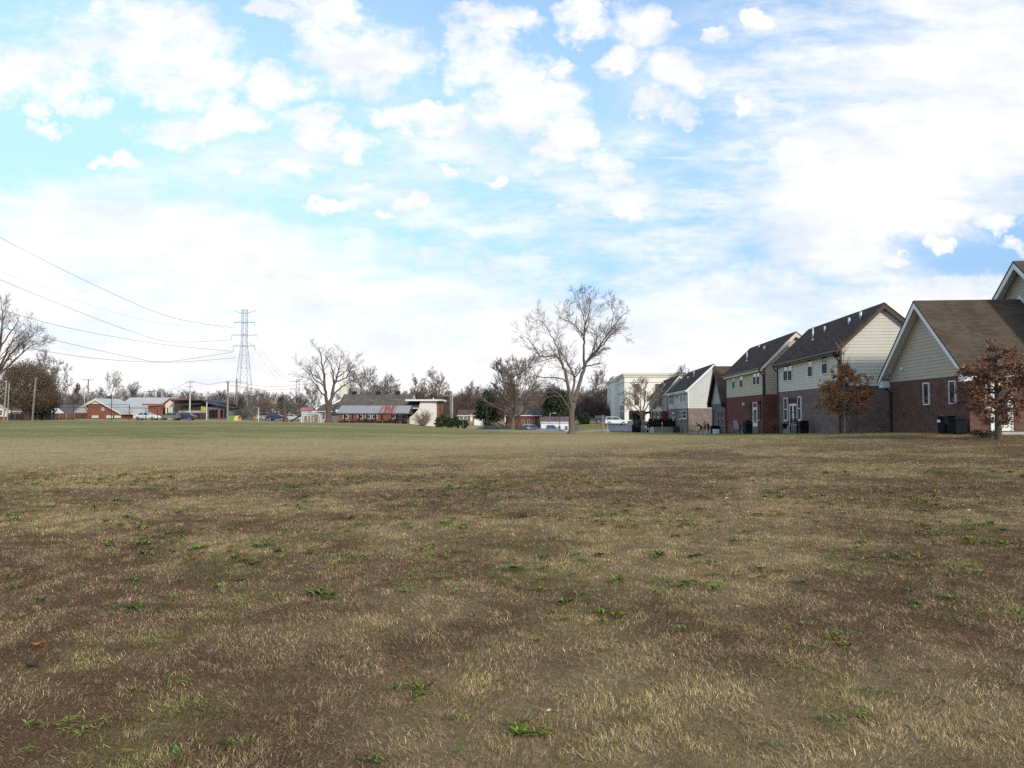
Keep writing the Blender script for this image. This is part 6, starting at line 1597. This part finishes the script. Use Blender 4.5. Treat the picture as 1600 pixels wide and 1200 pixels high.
# hedge, low wall, white shield-shaped slab by the far house
def hedge():
    g = G(1036, 98); o = thing("hedge", "clipped row of dark green conifers on the terrace of the far house", "hedge", g); gg = np.random.default_rng(5); cs = []
    x0, x1 = xat(1013, 98)-g.x, xat(1060, 98)-g.x; z0, z1 = pxz(668, 98)-g.z, pxz(655.5, 98)-g.z
    n = 15
    for k in range(n):
        x = x0 + (x1-x0)*(k+.5)/n; h = (z1-z0)*gg.uniform(.85, 1.1); m_ = 420
        t = gg.random(m_); a = gg.uniform(0, 6.28, m_); q = .17*(1.15-t)*1.4
        cs.append(np.stack([x + np.cos(a)*q, np.sin(a)*q, z0 + t*h], 1))
    cs = np.concatenate(cs); col = np.array([(.022,.034,.018),(.03,.045,.022)])[gg.integers(0, 2, len(cs))] * gg.uniform(.7, 1.3, (len(cs), 1))
    V, Cc = leaf_quads(gg, cs, .16, col, up=.6); np_mesh("foliage", V, np.arange(len(V)).reshape(-1, 4), LEAFM, col=Cc, parent=o)
    m = MB(); 
    for k in range(n): x = x0 + (x1-x0)*(k+.5)/n; m.tube([(x, 0, z0-.6), (x, 0, z1-.2)], .04, 5)
    m.build("stems", BK_BROWN, o)
hedge()
g = G(1042, 96.5); o = thing("retaining_wall", "low tan retaining wall below the dark clipped hedge", "wall", g); m = MB(); x0, x1 = xat(1024,96.5)-g.x, xat(1060,96.5)-g.x; m.box(x0, x1, 0, .35, -.8, pxz(668.3,96.5)-g.z); m.build("wall", mat("block_tan", (.33,.28,.23), .9, var=.15), o); m = MB(); m.box(x0-.06, x1+.06, -.06, .4, pxz(668.3,96.5)-g.z, pxz(667.4,96.5)-g.z); m.build("coping", CONC, o)
g = G(1019, 95.5); o = thing("stone_slab", "pale rounded block at the left end of the retaining wall", "block", g); m = MB(); a = (xat(1022.5,95.5)-xat(1016,95.5))/2; h = pxz(667,95.5)-g.z; m.prism([(-a,0,-.4),(a,0,-.4),(a,0,h*.85),(a*.6,0,h),(-a*.3,0,h*.95),(-a,0,h*.6)], (0,.4,0)); m.build("block", mat("block_pale", (.50,.50,.47), .9, var=.15), o, bevel=.04)
# pergola / umbrella frame
def pergola():
    g = G(1000, 99); o = thing("patio_pergola", "dark timber pergola with a flat shaggy top beside the far house", "pergola", g); x = lambda u: xat(u, 99)-g.x; z = lambda v: pxz(v, 99)-g.z
    for u in (993.5, 1000.0):
        m = MB(); m.tube([(x(u), 0, -.4), (x(u), 0, z(646))], .13, 7); m.build("post", T_BLACK, o)
        m = MB(); m.tube([(x(u), 1.6, -.4), (x(u), 1.6, z(646))], .13, 7); m.build("post", T_BLACK, o)
    m = MB(); k = 0
    m.box(x(991), x(1016), -.1, .05, z(646.3), z(644.5)); m.box(x(991), x(1016), 1.55, 1.7, z(646.3), z(644.5))
    while k < 12: xx = x(991) + (x(1016)-x(991))*k/11; m.box(xx-.05, xx+.05, -.4, 2.0, z(644.5), z(643)); k += 1
    m.build("roof_beams", T_BROWN, o)
    gg = np.random.default_rng(8); c = np.stack([gg.uniform(x(991), x(1003), 900), gg.uniform(-.3, 1.9, 900), gg.uniform(z(651), z(642.5), 900)], 1)
    V, Cc = leaf_quads(gg, c, .2, np.tile(np.array([[.05,.04,.03]]), (900, 1))); np_mesh("vines", V, np.arange(len(V)).reshape(-1, 4), LEAFM, col=Cc, parent=o)
pergola()
grill("covered dark grill under the pergola's left post", G(993, 97), .4)
g = G(1034.5, 95); o = thing("garden_light", "small white garden stake light before the retaining wall", "garden light", g); m = MB(); m.tube([(0,0,-.1),(0,0,pxz(661,95)-g.z)], .035, 6); m.build("stake", METAL_W, o); m = MB(); m.tube([(0,0,pxz(662,95)-g.z),(0,0,pxz(660,95)-g.z)], [.09,.06], 8); m.build("head", T_WHITE, o)
for u, lb in ((1057, "dark air-conditioner unit left of the tan brick corner"), (1066, "second dark air-conditioner unit nearer the tan brick corner")):
    p = at_wall(E, E.pix('L', u, 672)[0], .75); o = thing("air_conditioner", lb, "air conditioner", p, ROW, "air conditioners along the far grey-brick wall"); m = MB(); m.box(-.4, .4, -.4, .4, 0, .78); m.build("cabinet", DARK_ST, o, bevel=.03); m = MB(); m.tube([(0,0,.78),(0,0,.83)], .33, 14); m.build("fan_grille", BLACK_P, o)

# ------------------------------------------------------------------ people
SKIN = mat("skin", (.36,.21,.15), .6, var=.05); HAIR = mat("hair_dark", (.02,.015,.012), .7)
def skinned(name, pts, edges, rad, m_, parent, root=0, sub=1):
    me = bpy.data.meshes.new(name); me.from_pydata([tuple(p) for p in pts], edges, []); me.materials.append(m_)
    o = bpy.data.objects.new(name, me); link(o, parent)
    sk = o.modifiers.new("skin", 'SKIN'); sk.use_smooth_shade = True
    for i, v in enumerate(me.skin_vertices[0].data): v.radius = (rad[i], rad[i]); v.use_root = (i == root)
    if sub: s = o.modifiers.new("smooth", 'SUBSURF'); s.levels = sub; s.render_levels = sub
    return o
def person(label, p, rz, pose, shirt, trousers, hair=HAIR, scale=1.0):
    o = thing("person", label, "person", p, rz); o.scale = (scale,)*3
    V = {k: Vector(v) for k, v in pose.items()}
    order = ["pelvis","waist","chest","neck","chin","head","crown"]; R = {"pelvis":.135,"waist":.12,"chest":.14,"neck":.05,"chin":.07,"head":.095,"crown":.06,"sh":.062,"el":.042,"wr":.028,"hand":.032,"hip":.092,"kn":.06,"an":.04,"toe":.035}
    names = list(order); edges = [("pelvis","waist"),("waist","chest"),("chest","neck"),("neck","chin"),("chin","head"),("head","crown")]
    for s in "lr":
        for n in ("sh","el","wr","hand"): names.append(n+s)
        edges += [("chest","sh"+s),("sh"+s,"el"+s),("el"+s,"wr"+s),("wr"+s,"hand"+s)]
        d = (V["wr"+s]-V["el"+s]).normalized(); V["hand"+s] = V["wr"+s] + d*.07; side = d.cross(Vector((0,1,.2))).normalized()
        for k in range(5):
            off = side*(.032*(k-1.6)/1.6) if k < 4 else side*.045 - d*.03
            L = (.075,.085,.08,.062,.05)[k]; a = V["hand"+s] + off + d*.025; b = a + d*L*.6 + (side*.015 if k == 4 else Vector((0,-.008,0))); c = b + d*L*.35 + Vector((0,-.02,0))
            for nm, q in ((f"f{k}a{s}", a), (f"f{k}b{s}", b), (f"f{k}c{s}", c)): V[nm] = q; names.append(nm); R[nm] = .0095
            edges += [("hand"+s, f"f{k}a{s}"), (f"f{k}a{s}", f"f{k}b{s}"), (f"f{k}b{s}", f"f{k}c{s}")]
        for n in ("hip","kn","an","toe"): names.append(n+s)
        edges += [("pelvis","hip"+s),("hip"+s,"kn"+s),("kn"+s,"an"+s),("an"+s,"toe"+s)]
    ix = {n: i for i, n in enumerate(names)}; rad = [R.get(n, R.get(n[:-1], .03)) for n in names]
    skinned("body", [V[n] for n in names], [(ix[a], ix[b]) for a, b in edges], rad, SKIN, o)
    def cloth(name, ns, es, grow, m_, cut={}):
        i2 = {n: i for i, n in enumerate(ns)}; pts = [V[n] if n not in cut else V[cut[n][0]].lerp(V[cut[n][1]], cut[n][2]) for n in ns]
        skinned(name, pts, [(i2[a], i2[b]) for a, b in es], [R.get(n, R.get(n[:-1], .04))*grow + .008 for n in ns], m_, o)
    cloth("shirt", ["pelvis","waist","chest","shl","ell","wrl","shr","elr","wrr"], [("pelvis","waist"),("waist","chest"),("chest","shl"),("shl","ell"),("ell","wrl"),("chest","shr"),("shr","elr"),("elr","wrr")], 1.16, shirt, {"wrl":("ell","wrl",.9),"wrr":("elr","wrr",.9)})
    cloth("trousers", ["pelvis","hipl","knl","anl","hipr","knr","anr"], [("pelvis","hipl"),("hipl","knl"),("knl","anl"),("pelvis","hipr"),("hipr","knr"),("knr","anr")], 1.18, trousers)
    for s in "lr":
        m = MB(); a = V["an"+s]; t = V["toe"+s]; d = (t-a); d.z = 0; c = a + d*.5; m.ball((c.x, c.y, .045+min(a.z-.08, .9)*(1 if a.z > .2 else 0)), .055, .055, .045); m.tube([a - d*.25 - Vector((0,0,.03)), t], [.05,.045], 8); m.build("shoe", BLACK_P, o, smooth=True)
    h = V["head"]; up = (V["crown"]-V["chin"]).normalized(); f = Vector(pose["face"]).normalized(); sd = up.cross(f).normalized()
    m = MB(); m.ball(h + up*.035 - f*.02, .108, .108, .105, 12, 8); m.build("hair", hair, o, smooth=True)
    m = MB(); m.ball(h + f*.10 - up*.01, .016, .016, .02, 6, 4); m.build("nose", SKIN, o, smooth=True)
    for q in (-1, 1):
        m = MB(); m.ball(h + f*.088 + up*.018 + sd*.035*q, .012, .012, .012, 6, 4); m.build("eye", HAIR, o)
        m = MB(); m.ball(h + sd*.098*q - up*.01, .014, .02, .03, 6, 4); m.build("ear", SKIN, o)
    m = MB(); m.ball(h + f*.085 - up*.05, .022, .012, .008, 6, 4); m.build("mouth", mat("lips", (.30,.12,.10), .5), o)
    return o
def stand(arm_l=None, arm_r=None, lean=0.0):
    p = dict(pelvis=(0,0,.95), waist=(lean*.25,0,1.12), chest=(lean*.55,0,1.34), neck=(lean*.8,0,1.50), chin=(lean*.9,-.02,1.57), head=(lean,-.02,1.66), crown=(lean*1.05,-.01,1.74), face=(0,-1,0))
    for s, q in (("l",1),("r",-1)):
        p.update({"sh"+s:(lean*.6+.19*q,0,1.42), "el"+s:(lean*.5+.25*q,.02,1.14), "wr"+s:(lean*.4+.24*q,-.08,.90), "hip"+s:(.10*q,0,.90), "kn"+s:(.12*q,-.02,.50), "an"+s:(.13*q,.02,.09), "toe"+s:(.15*q,-.15,.05)})
    if arm_l: p["ell"], p["wrl"] = arm_l
    if arm_r: p["elr"], p["wrr"] = arm_r
    return p
bend = dict(pelvis=(.30,0,.92), waist=(.16,0,1.06), chest=(-.06,0,1.24), neck=(-.22,0,1.33), chin=(-.29,-.02,1.36), head=(-.36,-.02,1.42), crown=(-.42,-.02,1.49), face=(-.8,-.5,-.3),
  shl=(-.02,-.17,1.27), ell=(-.24,-.2,1.06), wrl=(-.46,-.22,.92), shr=(-.02,.17,1.27), elr=(-.30,.2,1.12), wrr=(-.56,.2,.98),
  hipl=(.30,-.1,.88), knl=(.10,-.12,.52), anl=(-.16,-.12,.10), toel=(-.36,-.13,.06), hipr=(.32,.1,.88), knr=(.40,.12,.48), anr=(.52,.12,.09), toer=(.34,.12,.05))
JN = mat("denim", (.035,.045,.075), .9, var=.2); BLKC = mat("dark_cloth", (.018,.016,.018), .9); ORC = mat("orange_cloth", (.42,.13,.05), .9, var=.15); NAV = mat("navy_cloth", (.025,.03,.05), .9)
person("person in dark clothes leaning forward with both arms out, left of the other two", G(1092.5, 84), 0, bend, BLKC, BLKC, scale=.80)
person("person in an orange-brown top and dark blue jeans, standing in the middle of the three", G(1101, 83.5), -.2, stand(((.34,-.05,1.22),(.42,-.22,1.06)), ((-.30,-.06,1.18),(-.34,-.26,1.02))), ORC, JN, mat("hair_auburn", (.10,.04,.025), .7), scale=.80)
person("person in navy clothes standing at the right of the three by the grey wing", G(1106.5, 82.5), .5, stand(lean=-.08), NAV, BLKC, scale=.74)

# ------------------------------------------------------------------ small litter in the grass
def leaf_thing(name, label, cat, u, v, size, m_, curl, rz):
    d = ray(u, v); t = -EYE / d.z; q = d * t; z = gz(q.x, q.y) + .03
    o = thing(name, label, cat, (q.x, q.y, z), rz); m = MB(); n = 6
    for i in range(n):
        for s in (-1, 1):
            x0, x1 = (i/n-.5), ((i+1)/n-.5); w0, w1 = (.42*math.sin(math.pi*i/n)), (.42*math.sin(math.pi*(i+1)/n)); c = lambda x: curl*(abs(x*2)**2)
            m.prism([Vector((x0, 0, c(x0)))*size, Vector((x1, 0, c(x1)))*size, Vector((x1, s*w1, c(x1)+curl*w1))*size, Vector((x0, s*w0, c(x0)+curl*w0))*size], (0, 0, .004))
    m.build("blade", m_, o); m = MB(); m.tube([Vector((.5, 0, curl))*size, Vector((.75, .05, curl*1.1))*size], .003, 5); m.build("stalk", m_, o)
leaf_thing("fallen_leaf", "bright orange fallen leaf lying in the grass at lower left", "leaf", 57, 1015, .065, mat("leaf_orange", (.33,.11,.045), .8, var=.35, scale=30), .3, .4)
leaf_thing("fallen_leaf", "dark curled leaf just below the orange one at lower left", "leaf", 50, 1050, .085, mat("leaf_dark", (.06,.035,.03), .8), .5, 1.2)
leaf_thing("fallen_leaf", "pinkish-brown leaf in the grass right of centre", "leaf", 1155, 955, .06, mat("leaf_pink", (.30,.17,.13), .8), .3, 2.0)
for u, v, s, lb in ((1514, 804, .06, "white paper scrap in the grass at right"), (1135, 783, .07, "pale scrap lying in the grass right of centre, farther off"), (857, 1121, .022, "tiny white scrap in the grass left of centre, near the bottom")):
    d = ray(u, v); q = d * (-EYE/d.z); o = thing("litter_scrap", lb, "litter", (q.x, q.y, gz(q.x, q.y)+.04), s*9); m = MB(); m.prism([Vector((-.5,-.3,0))*s, Vector((.5,-.25,.12))*s, Vector((.45,.3,.2))*s, Vector((-.4,.3,.02))*s], (0,0,.004)); m.build("scrap", mat("paper_white", (.52,.49,.45), .8, var=.3, scale=40), o)
make_grass(1.0)
make_weeds()
print("objects", len(SC.objects))
